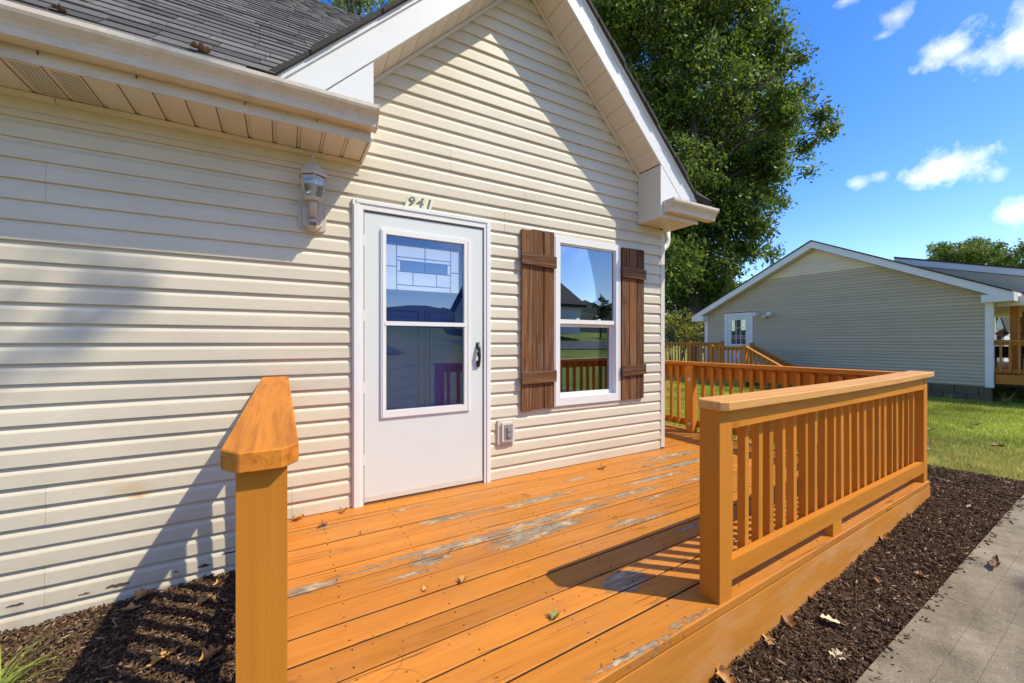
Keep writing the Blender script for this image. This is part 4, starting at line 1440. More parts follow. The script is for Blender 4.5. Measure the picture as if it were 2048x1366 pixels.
# ------------------------------------------------------------------ outdoor outlet
out = thing('outdoor_outlet', 'small cream outlet box with grey covers, low on the wall beside the door', 'outlet', (1.61, WY - 0.03, 0.385))
mk('mount_block', box(1.530, 1.690, WY - 0.036, WY - 0.002, 0.290, 0.490), M['trim'], out, bevel=0.008)
mk('box_frame', box(1.560, 1.672, WY - 0.054, WY - 0.0365, 0.315, 0.468), M['trim'], out, bevel=0.006)
mk('faceplate', box(1.583, 1.655, WY - 0.060, WY - 0.0545, 0.332, 0.452), M['metal'], out, bevel=0.003)
for c in (0.350, 0.396):
    mk('socket_cover', box(1.602, 1.640, WY - 0.070, WY - 0.0605, c, c + 0.036), M['outlet'], out, bevel=0.004)

# ------------------------------------------------------------------ deck
deck = thing('wooden_deck', 'orange stained plank porch deck with peeling paint in front of the white door', 'deck', (2.2, 2.0, -0.2))


def front_y(x):
    return 1.005 + 0.040 * x


def deck_edge(k, x, nb=13):
    return front_y(x) + (2.947 - front_y(x)) * k / nb


TOPX = 4.585
for k in range(13):
    bm = bmesh.new()
    n = 14
    gap = 0.0042
    x_end = [TOPX, TOPX][k % 2]
    zt = random.uniform(-0.0015, 0.0015)
    for q in range(n):
        xa, xb = -0.005 + (x_end + 0.005) * q / n, -0.005 + (x_end + 0.005) * (q + 1) / n

        def yy(kk, x, s):
            return deck_edge(kk, x) + s * (gap + 0.0016 * mnoise.noise(Vector((x * 2.1, k * 3.7 + s, 0))))
        ya0, ya1, yb0, yb1 = yy(k, xa, 1), yy(k + 1, xa, -1), yy(k, xb, 1), yy(k + 1, xb, -1)
        if k == 0:
            ya0, yb0 = deck_edge(0, xa) - 0.012, deck_edge(0, xb) - 0.012
        b_ = 0.004
        za = zt + 0.002 * mnoise.noise(Vector((xa, k * 5, 1)))
        zb = zt + 0.002 * mnoise.noise(Vector((xb, k * 5, 1)))
        prof = lambda x, y0, y1, z: [(x, y0, z - 0.036), (x, y0, z - b_), (x, y0 + b_ * 0.35, z - b_ * 0.35), (x, y0 + b_, z), (x, y1 - b_, z), (x, y1 - b_ * 0.35, z - b_ * 0.35), (x, y1, z - b_), (x, y1, z - 0.036)]
        A = [bm.verts.new(p) for p in prof(xa, ya0, ya1, za)]
        B = [bm.verts.new(p) for p in prof(xb, yb0, yb1, zb)]
        for i in range(8):
            bm.faces.new((A[i], B[i], B[(i + 1) % 8], A[(i + 1) % 8])).material_index = 1 if (i in (6, 7) or (i == 0 and k > 0)) else 0
        if q == 0:
            bm.faces.new(A)
        if q == n - 1:
            bm.faces.new(B[::-1])
    bmesh.ops.remove_doubles(bm, verts=bm.verts, dist=1e-5)
    bmesh.ops.recalc_face_normals(bm, faces=bm.faces)
    mk('deck_board', bm, [M['deck'], M['edge_dirt']], deck)
yb = 2.952
k = 0
while yb < 7.0:
    bm = box(3.562, 4.60, yb, yb + 0.139, -0.036, random.uniform(-0.001, 0.001))
    mk('deck_board', bm, M['deck'], deck, bevel=0.004)
    yb += 0.145
    k += 1
sb = bmesh.new()
for jx in np.arange(0.22, 4.5, 0.406):
    for k in range(13):
        y0_, y1_ = deck_edge(k, jx), deck_edge(k + 1, jx)
        for f in (0.2, 0.8):
            yy_ = y0_ + (y1_ - y0_) * f + random.uniform(-0.004, 0.004)
            xx_ = jx + random.uniform(-0.006, 0.006)
            ring = [sb.verts.new((xx_ + 0.0027 * math.cos(t), yy_ + 0.0027 * math.sin(t), 0.0034)) for t in [math.pi * q / 3 for q in range(6)]]
            sb.faces.new(ring)
            low = [sb.verts.new((v.co.x, v.co.y, -0.002)) for v in ring]
            for q in range(6):
                sb.faces.new((low[q], low[(q + 1) % 6], ring[(q + 1) % 6], ring[q]))
mk('deck_screws', sb, M['edge_dirt'], deck)['kind'] = 'stuff'
ang = math.atan(0.04)


def skew(bm):
    """shift y along the front edge of the deck, which is not quite square to the house"""
    for v in bm.verts:
        v.co.y += 0.04 * v.co.x
    return bm


bm = bmesh.new()
for x0, x1 in zip(np.linspace(-0.03, 4.60, 9)[:-1], np.linspace(-0.03, 4.60, 9)[1:]):
    hexa(bm, [(x0, 0.992, gz(x0, 1.0) - 0.1), (x1, 0.992, gz(x1, 1.0) - 0.1), (x1, 1.028, gz(x1, 1) - 0.1), (x0, 1.028, gz(x0, 1) - 0.1),
              (x0, 0.992, -0.044), (x1, 0.992, -0.044), (x1, 1.028, -0.044), (x0, 1.028, -0.044)])
bmesh.ops.remove_doubles(bm, verts=bm.verts, dist=1e-5)
mk('fascia_board', skew(bm), M['fascia_wood'], deck)
mk('fascia_board', box(4.586, 4.615, 1.215, 7.0, -0.45, -0.037), M['fascia_wood'], deck, bevel=0.002)
mk('fascia_board', box(-0.035, -0.008, 1.03, 2.94, -0.55, -0.037), M['fascia_wood'], deck, bevel=0.002)
mk('joist', box(0.0, 4.55, 1.9, 1.94, -0.2, -0.038), M['far_wood'], deck)


def baluster_mesh(h, s=0.0365):
    bm = box(-s / 2, s / 2, -s / 2, s / 2, 0, h)
    bmesh.ops.subdivide_edges(bm, edges=[e for e in bm.edges if abs(e.verts[0].co.z - e.verts[1].co.z) > 0.1], cuts=3)
    return bm


# --- front railing on the right
rail = thing('deck_railing', 'orange front railing with slim balusters and wide cap between the two front posts', 'railing', (1.68, 1.10, 0), 'deck railings of the porch')


def rmk(name, bm, mat, bevel=0.003, ox=0.0):
    return mk(name, skew(bm), mat, rail, bevel=bevel)


rmk('post', box(1.635, 1.728, 1.002, 1.098, -0.001, 0.838), M['rail_z'])
rmk('post', box(4.475, 4.565, 1.002, 1.098, -0.001, 0.838), M['rail_z'])
rmk('top_rail', box(1.729, 4.474, 1.003, 1.040, 0.752, 0.837), M['rail_x'])
rmk('bottom_rail', box(1.729, 4.474, 1.003, 1.040, 0.080, 0.168), M['rail_x'])
rmk('spacer_block', box(2.78, 2.90, 1.004, 1.040, 0.001, 0.079), M['rail_x'])
# cap with clipped corners, slightly sagging
bm = bmesh.new()
capx = [1.615, 1.650, 1.78, 2.3, 2.9, 3.5, 4.1, 4.60]
for i, (xa, xb) in enumerate(zip(capx, capx[1:])):
    ya0 = 0.968 + (0.022 if i == 0 else 0)
    ya1 = 1.118 - (0.03 if i == 0 else 0)
    za, zb = [0.8395 - 0.010 * math.sin(math.pi * (t - 1.615) / 3.0) + 0.012 * (t - 1.6) / 3 for t in (xa, xb)]
    hexa(bm, [(xa, ya0, za), (xb, 0.968, zb), (xb, 1.118, zb), (xa, ya1, za),
              (xa, ya0, za + 0.040), (xb, 0.968, zb + 0.040), (xb, 1.118, zb + 0.040), (xa, ya1, za + 0.040)])
bmesh.ops.remove_doubles(bm, verts=bm.verts, dist=1e-5)
bm.faces.ensure_lookup_table()
dele = [f for f in bm.faces if len([g for g in bm.faces if g is not f and set(g.verts) == set(f.verts)])]
bmesh.ops.delete(bm, geom=dele, context='FACES')
rmk('cap', bm, M['cap'], 0.004)
bal = None
for k in range(22):
    x = 1.80 + k * (4.395 - 1.80) / 21 + random.uniform(-0.008, 0.008)
    y = 1.062 + 0.04 * x
    if bal is None:
        bal = mk('baluster', baluster_mesh(0.755), M['rail_z'], rail, bevel=0.002, origin=(0, 0, 0))
        bal.location = Vector((x, y, 0.082)) - WLOC[rail.name]
    else:
        inst(bal, (x, y, 0.082), rail, (random.uniform(-0.006, 0.006), random.uniform(-0.010, 0.010), random.uniform(-0.12, 0.12) + 0.04))

# --- side railing running back past the house corner
rail2 = thing('deck_railing', 'orange side railing running back past the house corner, balusters inside a deep top rail', 'railing', (4.55, 3.0, 0), 'deck railings of the porch')
Y0, Y1 = 1.29, 7.0


def rmk2(name, bm, mat, bevel=0.003):
    return mk(name, bm, mat, rail2, bevel=bevel)


rmk2('top_rail', box(4.535, 4.572, Y0, Y1, 0.690, 0.838), M['rail_y'])
rmk2('bottom_rail', box(4.535, 4.572, Y0, Y1, 0.055, 0.143), M['rail_y'])
rmk2('cap', box(4.455, 4.602, Y0 + 0.005, Y1, 0.840, 0.878), M['cap_y'], 0.004)
for y in (3.26, 5.1, 6.9):
    p = rmk2('post', box(4.440, 4.533, y, y + 0.093, 0.001, 0.838), M['rail_z'])
    for z in (0.10, 0.66):
        bm = tube([(4.4395, y + 0.046, z), (4.428, y + 0.046, z)], [0.022, 0.016], 10)
        mk('bolt_head', bm, M['trim'], p)
y = Y0 + 0.10
while y < Y1 - 0.1:
    if all(abs(y - q - 0.046) > 0.07 for q in (3.26, 5.1, 6.9)):
        inst(bal, (4.516, y, 0.06), rail2, (random.uniform(-0.008, 0.008), random.uniform(-0.006, 0.006), random.uniform(-0.1, 0.1)))
    y += 0.118

# --- short railing at the left side of the entry
rail3 = thing('deck_railing', 'short orange railing from the near post to the wall, chamfered cap end', 'railing', (-0.04, 1.9, 0), 'deck railings of the porch')


def rmk3(name, bm, mat, bevel=0.003):
    return mk(name, bm, mat, rail3, bevel=bevel)


rmk3('post', box(-0.083, 0.008, 0.982, 1.073, -0.60, 0.873), M['rail_z'])
rmk3('top_rail', box(-0.070, -0.034, 1.074, 2.93, 0.745, 0.873), M['rail_y'])
rmk3('bottom_rail', box(-0.070, -0.034, 1.074, 2.93, 0.06, 0.148), M['rail_y'])
cp = [(-0.112, 1.012), (-0.078, 0.958), (-0.0, 0.958), (0.030, 1.000), (0.030, 2.925), (-0.112, 2.925)]
bm = extr(cp, 2, 0.8745, 0.917)
rmk3('cap', bm, M['cap_y'], 0.003)
for k in range(15):
    inst(bal, (-0.0155, 1.175 + k * 0.118, 0.062), rail3, (random.uniform(-0.006, 0.006), random.uniform(-0.006, 0.006), 0))

# ------------------------------------------------------------------ neighbouring house
NX = 14.4
nb = thing('house', 'taupe sided neighbouring house with low gable, side door and front porch', 'house', (18, 6.3, -0.3))
NY0, NY1, NPY, NPZ = 2.64, 10.0, 6.22, 4.02
NS = (NPZ - 2.22) / (NPY - NY0)
NC = 0.0875


def nz_(y):
    return NPZ - NS * abs(y - NPY)


nwall = holder('wall', (NX, 6.3, 1.5), nb)


def ncourse(z0, n):
    """one siding course on the gable end, cut round the door and under the rake"""
    out_ = []
    hh = (NPZ - 0.02 - z0) / NS
    a, b = max(NY0 + 0.06, NPY - hh), min(NY1 - 0.06, NPY + hh)
    spans = [(a, b)]
    if z0 < 2.16:
        spans = [(a, 8.145), (9.18, b)]
    for (a, b) in spans:
        if b - a < 0.1:
            continue
        hh1 = (NPZ - 0.02 - z0 - NC) / NS
        a1, b1 = max(a, NPY - hh1), min(b, NPY + hh1)
        if b1 <= a1:
            a1 = b1 = (a + b) / 2
        bm = bmesh.new()
        prof = [(0.0, 0.0), (-0.002, 0.030), (0.006, 0.031), (0.058, 0.017), (0.070, 0.006), (NC + 0.003, 0.003)]
        A, B = [], []
        for dz, ou in prof:
            f = min(dz / NC, 1)
            A.append(bm.verts.new((NX - ou, a + (a1 - a) * f, z0 + dz)))
            B.append(bm.verts.new((NX - ou, b + (b1 - b) * f, z0 + dz)))
        for i in range(len(prof) - 1):
            bm.faces.new((A[i], A[i + 1], B[i + 1], B[i]))
        bmesh.ops.recalc_face_normals(bm, faces=bm.faces)
        for fc in bm.faces:
            if fc.normal.x > 0:
                fc.normal_flip()
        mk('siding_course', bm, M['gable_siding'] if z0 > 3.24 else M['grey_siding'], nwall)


z = 0.10
n = 0
while z < NPZ - 0.06:
    ncourse(z, n)
    z += NC
    n += 1
bm = box(NX + 0.03, NX + 0.15, NY0 + 0.02, NY1 - 0.02, 0.0, 2.2)
extr([(NY0 + 0.02, 2.2005), (NY0 + 0.02, nz_(NY0 + 0.02) + 0.015), (NPY, NPZ + 0.015), (NY1 - 0.02, nz_(NY1 - 0.02) + 0.015), (NY1 - 0.02, 2.2005)], 0, NX + 0.002, NX + 0.15, bm)
for ya in (2.36, 10.32):
    extr([(ya, nz_(ya) + 0.025), (NPY, NPZ + 0.025), (NPY, NPZ + 0.195), (ya, nz_(ya) + 0.195)], 0, NX - 0.26, 25.0, bm)
box(NX + 0.151, 25.0, 4.5, NY1 - 0.1, 0, 2.3, bm)
mk('wall_core', bm, M['grey_siding'], nb)
for y in (NY0, NY1 - 0.11):
    mk('corner_trim', box(NX - 0.038, NX + 0.06, y - 0.02, y + 0.11, 0.06, 2.20), M['white'], nb, bevel=0.004)
# foundation of blocks
zb0 = gz(NX, 5) - 0.08
for r_ in range(2):
    y = NY0 + 0.02 - 0.2 * r_
    while y < NY1 - 0.05:
        ya, yb2 = max(y, NY0 + 0.02), min(y + 0.395, NY1 - 0.02)
        mk('block', box(NX - 0.006 - random.uniform(0, 0.006), NX + 0.14, ya, yb2 - 0.008, zb0 + 0.2 * r_, zb0 + 0.2 * r_ + 0.192), M['block'], nb)
        y += 0.4
# roof
nroof = holder('roof', (19, NPY, 3.6), nb)
for s, ye in ((-1, 2.30), (1, 10.38)):
    bm = bmesh.new()
    a, b = NPY, ye
    OX = NX - 0.30
    for (h0, h1, x0, x1, nm, mt) in ((0.20, 0.235, OX - 0.03, 25.3, 'shingle_slope', M['shingle_edge']), (0.0, 0.1985, OX, OX + 0.025, 'rake_fascia', M['white']), (0.0, 0.02, OX + 0.026, NX - 0.02, 'rake_soffit', M['soffit'])):
        bm = bmesh.new()
        hexa(bm, [(x0, a, nz_(a) + h0), (x1, a, nz_(a) + h0), (x1, b, nz_(b) + h0), (x0, b, nz_(b) + h0),
                  (x0, a, nz_(a) + h1), (x1, a, nz_(a) + h1), (x1, b, nz_(b) + h1), (x0, b, nz_(b) + h1)])
        bmesh.ops.recalc_face_normals(bm, faces=bm.faces)
        mk(nm, bm, mt, nroof)
    yw = NY0 if s < 0 else NY1
    lo, hi = (ye, yw + 0.12) if s < 0 else (yw - 0.12, ye)
    mk('eave_return', box(OX + 0.004, NX - 0.03, lo + 0.01, hi, nz_(ye) - 0.005, nz_(yw) - 0.002), M['white'], nroof)
    mk('eave_fascia', box(OX + 0.03, 25.2, (ye - 0.02) if s < 0 else ye, ye if s < 0 else ye + 0.02, nz_(ye) + 0.0, nz_(ye) + 0.2), M['white'], nroof)
# low porch roof running forward from the main slope
bm = bmesh.new()
pr = [(4.62, 3.36), (0.4, 2.12)]
for (h0, h1, x0, x1, nm, mt) in ((0.165, 0.20, 15.15, 25.3, 'porch_roof', M['shingle_edge']), (0.0, 0.163, 15.18, 15.205, 'porch_fascia', M['white'])):
    bm = bmesh.new()
    (ya, za), (yb2, zb2) = pr
    hexa(bm, [(x0, ya, za + h0), (x1, ya, za + h0), (x1, yb2, zb2 + h0), (x0, yb2, zb2 + h0), (x0, ya, za + h1), (x1, ya, za + h1), (x1, yb2, zb2 + h1), (x0, yb2, zb2 + h1)])
    bmesh.ops.recalc_face_normals(bm, faces=bm.faces)
    mk(nm, bm, mt, nroof)
bm = extr([(4.6, 3.35), (2.33, 2.30), (0.5, 2.06), (0.5, 2.13)], 0, 15.215, 15.26)
mk('porch_infill', bm, M['grey_siding'], nroof)
mk('porch_beam', box(14.52, 14.66, 0.45, 2.62, 1.955, 2.17), M['soffit'], nb)
mk('porch_ceiling', box(14.67, 24.9, 0.45, 4.45, 2.10, 2.14), M['soffit'], nb)
mk('porch_beam', box(14.67, 24.9, 0.45, 0.6, 1.92, 2.099), M['soffit'], nb)
for (px, py) in ((14.9, 2.335), (14.55, 0.55), (18.5, 0.5), (20.7, 3.05)):
    mk('porch_post', box(px, px + 0.13, py, py + 0.13, 0.38, 1.954 if px < 14.66 else 2.099), M['far_wood'], nb)
# neighbour's porch floor and railing
bm = box(14.42, 24.0, 0.45, 2.60, 0.16, 0.37)
mk('porch_floor', bm, M['far_wood'], nb)
mk('porch_floor', box(14.7, 24.0, 2.605, 4.45, 0.16, 0.368), M['far_wood'], nb)
# side door
nd = holder('door', (NX, 8.66, 1.1), nb)
for a, b, c, d in ((8.145, 8.235, 0.08, 2.17), (9.090, 9.18, 0.08, 2.17), (8.235, 9.090, 2.08, 2.17)):
    mk('door_frame', box(NX - 0.045, NX + 0.02, a, b, c, d), M['white'], nd, bevel=0.004)
for a, b, c, d in ((8.238, 8.40, 0.1, 2.078), (8.93, 9.088, 0.1, 2.078), (8.40, 8.93, 0.1, 1.05), (8.40, 8.93, 1.92, 2.078)):
    mk('door_slab', box(NX - 0.030, NX + 0.015, a, b, c, d), M['door_white'], nd)
mk('door_blind', box(NX + 0.004, NX + 0.01, 8.40, 8.93, 1.27, 1.92), M['blind'], nd)
mk('door_glass', box(NX - 0.016, NX - 0.012, 8.40, 8.93, 1.05, 1.92), M['glass_far'], nd)
for y in (8.577, 8.753):
    mk('muntin', box(NX - 0.026, NX - 0.017, y - 0.008, y + 0.008, 1.05, 1.92), M['white'], nd)
for z in (1.26, 1.34, 1.63):
    mk('muntin', box(NX - 0.0265, NX - 0.0175, 8.40, 8.93, z - 0.008, z + 0.008), M['white'], nd)
# floodlight
fl = thing('floodlight', 'white twin floodlight on the taupe wall beside the side door', 'floodlight', (NX - 0.05, 7.78, 2.02))
mk('mount', lathe([(0.06, 1.92), (0.085, 1.95), (0.085, 2.03), (0.05, 2.06)], NX - 0.10, 7.72, 10), M['trim'], fl, smooth=True)
for y, dy in ((7.95, 0.10), (7.52, -0.10)):
    bm = tube([(NX - 0.10, y - dy * 0.7, 2.03), (NX - 0.16, y, 2.06), (NX - 0.26, y + dy * 0.3, 2.06)], [0.03, 0.05, 0.085], 12)
    mk('lamp_head', bm, M['white'], fl, smooth=True)

# ------------------------------------------------------------------ neighbour's back deck and stairs
def far_rail(label, p0, p1, zb, zt, posts, zt2=None, zb2=None):
    t = thing('deck_railing', label, 'railing', ((p0[0] + p1[0]) / 2, (p0[1] + p1[1]) / 2, zb), "railings of the neighbour's deck")
    p0, p1 = Vector((*p0, 0)), Vector((*p1, 0))
    d = (p1 - p0)
    L = d.length
    d.normalize()
    nn = Vector((-d.y, d.x, 0))
    zt2 = zt if zt2 is None else zt2
    zb2 = zb if zb2 is None else zb2

    def bar(name, s0, s1, w, h0, h1):
        bm = bmesh.new()
        q = []
        for top in (0, 1):
            for s, off in ((s0, -w), (s1, -w), (s1, w), (s0, w)):
                f = s / L
                z = (zt + (zt2 - zt) * f) + (h1 if top else h0)
                q.append(p0 + d * s + nn * off + Vector((0, 0, z)))
        hexa(bm, q)
        bmesh.ops.recalc_face_normals(bm, faces=bm.faces)
        mk(name, bm, M['far_wood'], t)
    bar('cap', 0, L, 0.06, -0.035, 0)
    bar('top_rail', 0, L, 0.018, -0.13, -0.036)
    bar('bottom_rail', 0, L, 0.018, zb - zt + 0.06, zb - zt + 0.14)
    for s in posts:
        f = s / L
        c = p0 + d * s
        zt_ = zt + (zt2 - zt) * f + 0.05
        mk('post', box(c.x - 0.05, c.x + 0.05, c.y - 0.05, c.y + 0.05, -0.35, zt_), M['far_wood'], t)
    s = 0.1
    while s < L - 0.05:
        f = s / L
        c = p0 + d * s - nn * 0.04
        z1 = zt + (zt2 - zt) * f
        mk('baluster', box(c.x - 0.018, c.x + 0.018, c.y - 0.018, c.y + 0.018, z1 + zb - zt + 0.06, z1 - 0.03), M['far_wood'], t)
        s += 0.135
    return t


nd2 = thing('wooden_deck', "orange wooden deck with stairs at the taupe house's side door", 'deck', (13.2, 9.5, -0.2))
y = 7.15
while y < 12.4:
    mk('deck_board', box(12.15, 14.36, y, y + 0.138, 0.02, 0.055), M['far_wood'], nd2)
    y += 0.145
mk('skirt_board', box(12.11, 12.145, 7.1, 12.4, -0.25, 0.05), M['far_wood'], nd2)
for k in range(3):
    mk('stair_tread', box(12.2, 13.35, 6.85 - 0.27 * k, 7.13 - 0.27 * k, -0.10 - 0.12 * k, -0.06 - 0.12 * k), M['far_wood'], nd2)
far_rail("long orange deck railing left of the neighbour's side door, by the trees", (12.9, 12.3), (12.9, 8.35), 0.1, 1.105, (0.05, 1.3, 2.75, 3.95))
far_rail("short orange deck railing in front of the neighbour's white side door", (12.2, 8.3), (12.2, 7.15), 0.05, 0.99, (0.05, 1.15))
far_rail("nearer sloping orange stair railing in front of the taupe wall", (12.2, 7.12), (12.2, 5.7), 0.05, 1.0, (1.4,), 0.22, -0.35)
far_rail("farther sloping orange stair railing against the taupe wall", (13.4, 7.65), (13.4, 5.9), 0.1, 1.06, (0.03,), 0.16, -0.35)
far_rail('orange railing on the front porch of the taupe house', (14.47, 2.62), (14.47, 0.5), 0.36, 1.175, (2.0,))
# a seat on that porch
ch = thing('patio_chair', "dark patio chair behind the railing of the neighbour's porch", 'chair', (15.5, 2.62, 0.37))
mk('seat', box(15.2, 15.75, 2.3, 2.9, 0.74, 0.82), M['black'], ch, bevel=0.02)
mk('backrest', box(15.72, 15.80, 2.3, 2.9, 0.82, 1.02), M['black'], ch, bevel=0.02)
for a, b in ((15.22, 2.32), (15.22, 2.85), (15.72, 2.32), (15.72, 2.85)):
    mk('leg', box(a, a + 0.035, b, b + 0.035, 0.37, 0.74), M['black'], ch)
tb = thing('side_table', "low wooden table behind the railing of the neighbour's porch", 'table', (16.6, 2.6, 0.37))
mk('tabletop', box(16.2, 17.0, 2.2, 3.1, 0.88, 0.92), M['far_wood'], tb)
for a, b in ((16.23, 2.23), (16.23, 3.03), (16.93, 2.23), (16.93, 3.03)):
    mk('leg', box(a, a + 0.05, b, b + 0.05, 0.37, 0.88), M['far_wood'], tb)

# flag on the neighbour's porch
a_ = NT('flag_cloth', 0.7, 0.1)
uvn = a_.n('ShaderNodeTexCoord').outputs['Object']
sx_ = a_.n('ShaderNodeSeparateXYZ')
a_.lk(uvn, sx_.inputs[0])
sv = a_.math('FRACT', a_.math('MULTIPLY', a_.math('ADD', sx_.outputs['Z'], 0.21), 6.5 / 0.42))
cst = a_.mix(a_.math('LESS_THAN', sv, 0.5), (0.72, 0.70, 0.70), (0.42, 0.03, 0.05))
can = a_.math('MULTIPLY', a_.math('GREATER_THAN', sx_.outputs['Z'], -0.015), a_.math('LESS_THAN', sx_.outputs['Y'], 0.02))
vo_ = a_.n('ShaderNodeTexVoronoi')
vo_.inputs['Scale'].default_value = 38
a_.lk(uvn, vo_.inputs['Vector'])
cst = a_.mix(can, cst, a_.mix(a_.math('LESS_THAN', vo_.outputs['Distance'], 0.22), (0.03, 0.06, 0.28), (0.7, 0.7, 0.75)))
M['flag'] = a_.done(cst)
flag = thing('flag', "small American flag on a slanted pole at the neighbour's porch", 'flag', (17.1, 2.8, 1.3))
bm = bmesh.new()
g = [[bm.verts.new((17.1 + 0.03 * math.sin(i * 1.1 + j * 0.4), 2.72 + 0.062 * i, 1.40 + 0.0525 * j)) for j in range(9)] for i in range(7)]
for i in range(6):
    for j in range(8):
        bm.faces.new((g[i][j], g[i + 1][j], g[i + 1][j + 1], g[i][j + 1]))
fo = mk('cloth', bm, M['flag'], flag, smooth=True)
fo.rotation_euler = (R(48), 0, 0)
fo.scale = (0.5, 0.5, 0.5)
fo.location = Vector((17.1, 2.96, 1.36)) - WLOC[flag.name]
mk('pole', tube([(17.1, 3.06, 1.50), (17.1, 2.72, 1.16)], 0.008, 6), M['white'], flag)

# a small house far behind the porch
def far_house(label, x0, x1, y0, y1, zb, zw, zr, wallm, windows, along='x', name='house', cat='house', o_=0.35, th=0.22):
    h = thing(name, label, cat, ((x0 + x1) / 2, (y0 + y1) / 2, zb))
    mk('wall', box(x0, x1, y0, y1, zb, zw), wallm, h)
    bm = bmesh.new()
    if along == 'x':
        ym = (y0 + y1) / 2
        extr([(y0 - o_, zw - 0.1), (ym, zr), (y1 + o_, zw - 0.1), (y1 + o_, zw - 0.1 + th), (ym, zr + th), (y0 - o_, zw - 0.1 + th)], 0, x0 - o_, x1 + o_, bm)
        g_ = extr([(y0 + 0.01, zw + 0.001), (ym, zr - 0.15), (y1 - 0.01, zw + 0.001)], 0, x0 + 0.01, x1 - 0.01)
    else:
        xm = (x0 + x1) / 2
        extr([(x0 - o_, zw - 0.1), (xm, zr), (x1 + o_, zw - 0.1), (x1 + o_, zw + 0.12), (xm, zr + 0.22), (x0 - o_, zw + 0.12)], 1, y0 - o_, y1 + o_, bm)
        g_ = extr([(x0 + 0.01, zw + 0.001), (xm, zr - 0.15), (x1 - 0.01, zw + 0.001)], 1, y0 + 0.01, y1 - 0.01)
    mk('roof', bm, M['shingle_edge'], h)
    mk('gable', g_, wallm, h)
    for (ax, a, b, c, d, plane) in windows:
        if ax == 'y':
            mk('window', box(a, b, plane - 0.05, plane + 0.05, c, d), M['black'], h)
        else:
            mk('window', box(plane - 0.05, plane + 0.05, a, b, c, d), M['black'], h)
    return h


far_house('small pale shed with steep gable far off, between the corner trim and the porch post', 50, 52.5, 8.55, 9.10, -0.5, 2.12, 3.5, M['white'], [('x', 8.72, 8.93, 0.9, 1.6, 50)], name='garden_shed', cat='shed', o_=0.12, th=0.09)
# the house across the street, which the front window mirrors
far_house('white house with dark roof across the street, mirrored in the front window', 13.8, 21.2, -29, -20, 1.75, 4.0, 7.0, M['white'], [('y', 15.0, 15.9, 2.6, 3.6, -20), ('y', 17.6, 18.7, 2.6, 3.6, -20)], along='x')


# ------------------------------------------------------------------ trees
def leaves_mesh(name, C, size, mat, parent, droop=0.5, origin=(0, 0, 0), aspect=0.45):
    N = len(C)
    yaw = rng.uniform(0, 2 * np.pi, N)
    pit = rng.normal(-droop, 0.55, N)
    d = np.stack([np.cos(yaw) * np.cos(pit), np.sin(yaw) * np.cos(pit), np.sin(pit)], 1)
    r = rng.normal(0, 1, (N, 3))
    s = np.cross(d, r)
    s /= np.linalg.norm(s, axis=1, keepdims=True)
    L = (size * rng.uniform(0.6, 1.35, N))[:, None]
    nn = np.cross(d, s)
    V = np.stack([C, C + d * L * 0.45 + s * L * aspect * 0.5 + nn * L * 0.06, C + d * L, C + d * L * 0.45 - s * L * aspect * 0.5 + nn * L * 0.06], 1).reshape(-1, 3)
    F = np.arange(N * 4).reshape(-1, 4)
    return np_mesh(name, V, F, mat, parent, origin=origin)


def lobe_points(lobes, dens, spray):
    """leaf positions: every lobe is filled with drooping twigs"""
    out_, twigs = [], []
    for (c, r, wgt) in lobes:
        c = np.array(c)
        nt = max(2, int(dens * r ** 2 * wgt))
        u = rng.normal(0, 1, (nt, 3))
        u /= np.linalg.norm(u, axis=1, keepdims=True)
        rad = r * rng.uniform(0.25, 1.0, nt) ** 0.55
        rad *= 0.85 + 0.3 * np.array([mnoise.noise(Vector(tuple(q * 2.3 + c))) for q in u])
        tips = c + u * rad[:, None] * np.array([1, 1, 0.85])
        for t, dd in zip(tips, u):
            n_ = int(rng.integers(9, 20))
            f = rng.uniform(0, 1, n_)[:, None]
            dirv = dd * 0.5 + np.array([rng.normal(0, .4), rng.normal(0, .4), -0.45])
            L = spray * rng.uniform(0.6, 1.3)
            out_.append(t - dirv * L * f + rng.normal(0, spray * 0.20, (n_, 3)))
        twigs += [(c, t) for t in tips[::9]]
    return np.concatenate(out_), twigs


def tree(name, label, cat, base, trunk_top, lobes, dens, leaf, spray, mat, r0=0.3, group=None, twig_r=0.02):
    t = thing(name, label, cat, base, group)
    base = Vector(base)
    top = Vector(trunk_top)
    bm = bmesh.new()
    mid = base.lerp(top, 0.5) + Vector((random.uniform(-.2, .2), random.uniform(-.2, .2), 0))
    tube([base - Vector((0, 0, 0.2)), base + Vector((0, 0, 0.4)), mid, top], [r0 * 1.35, r0, r0 * 0.8, r0 * 0.3], 9, bm)
    mk('trunk', bm, M['bark'], t, smooth=True)
    pts, twigs = lobe_points(lobes, dens, spray)
    bm = bmesh.new()
    for (c, r, wgt) in lobes:
        c = Vector(c)
        f = min(max((c.z - base.z) / (top.z - base.z) * 0.75, 0.15), 0.97)
        s = base.lerp(mid, f * 2) if f < 0.5 else mid.lerp(top, f * 2 - 1)
        m_ = s.lerp(c, 0.5) + Vector((0, 0, 0.12 * (c - s).length))
        lr = min(r0 * 0.3, r * 0.13)
        tube([s, m_, c], [lr, lr * 0.6, lr * 0.25], 5, bm)
    for c, p in twigs:
        c, p = Vector(c), Vector(p)
        tube([c, c.lerp(p, 0.5) + Vector((0, 0, 0.1)), p], [twig_r, twig_r * 0.7, twig_r * 0.3], 3, bm, cap=False)
    mk('limbs', bm, M['bark'], t, smooth=True)
    leaves_mesh('crown', pts, leaf, mat, t, origin=tuple(base))
    return t


TH = R(29.6)


def at(u, v, d):
    """a point of the real place: d metres ahead along the road axis that the photograph looks down"""
    la = (u - 1024) / 806 * d
    return (d * math.sin(TH) + la * math.cos(TH), d * math.cos(TH) - la * math.sin(TH), 1.137 + (683 - v) / 806 * d)


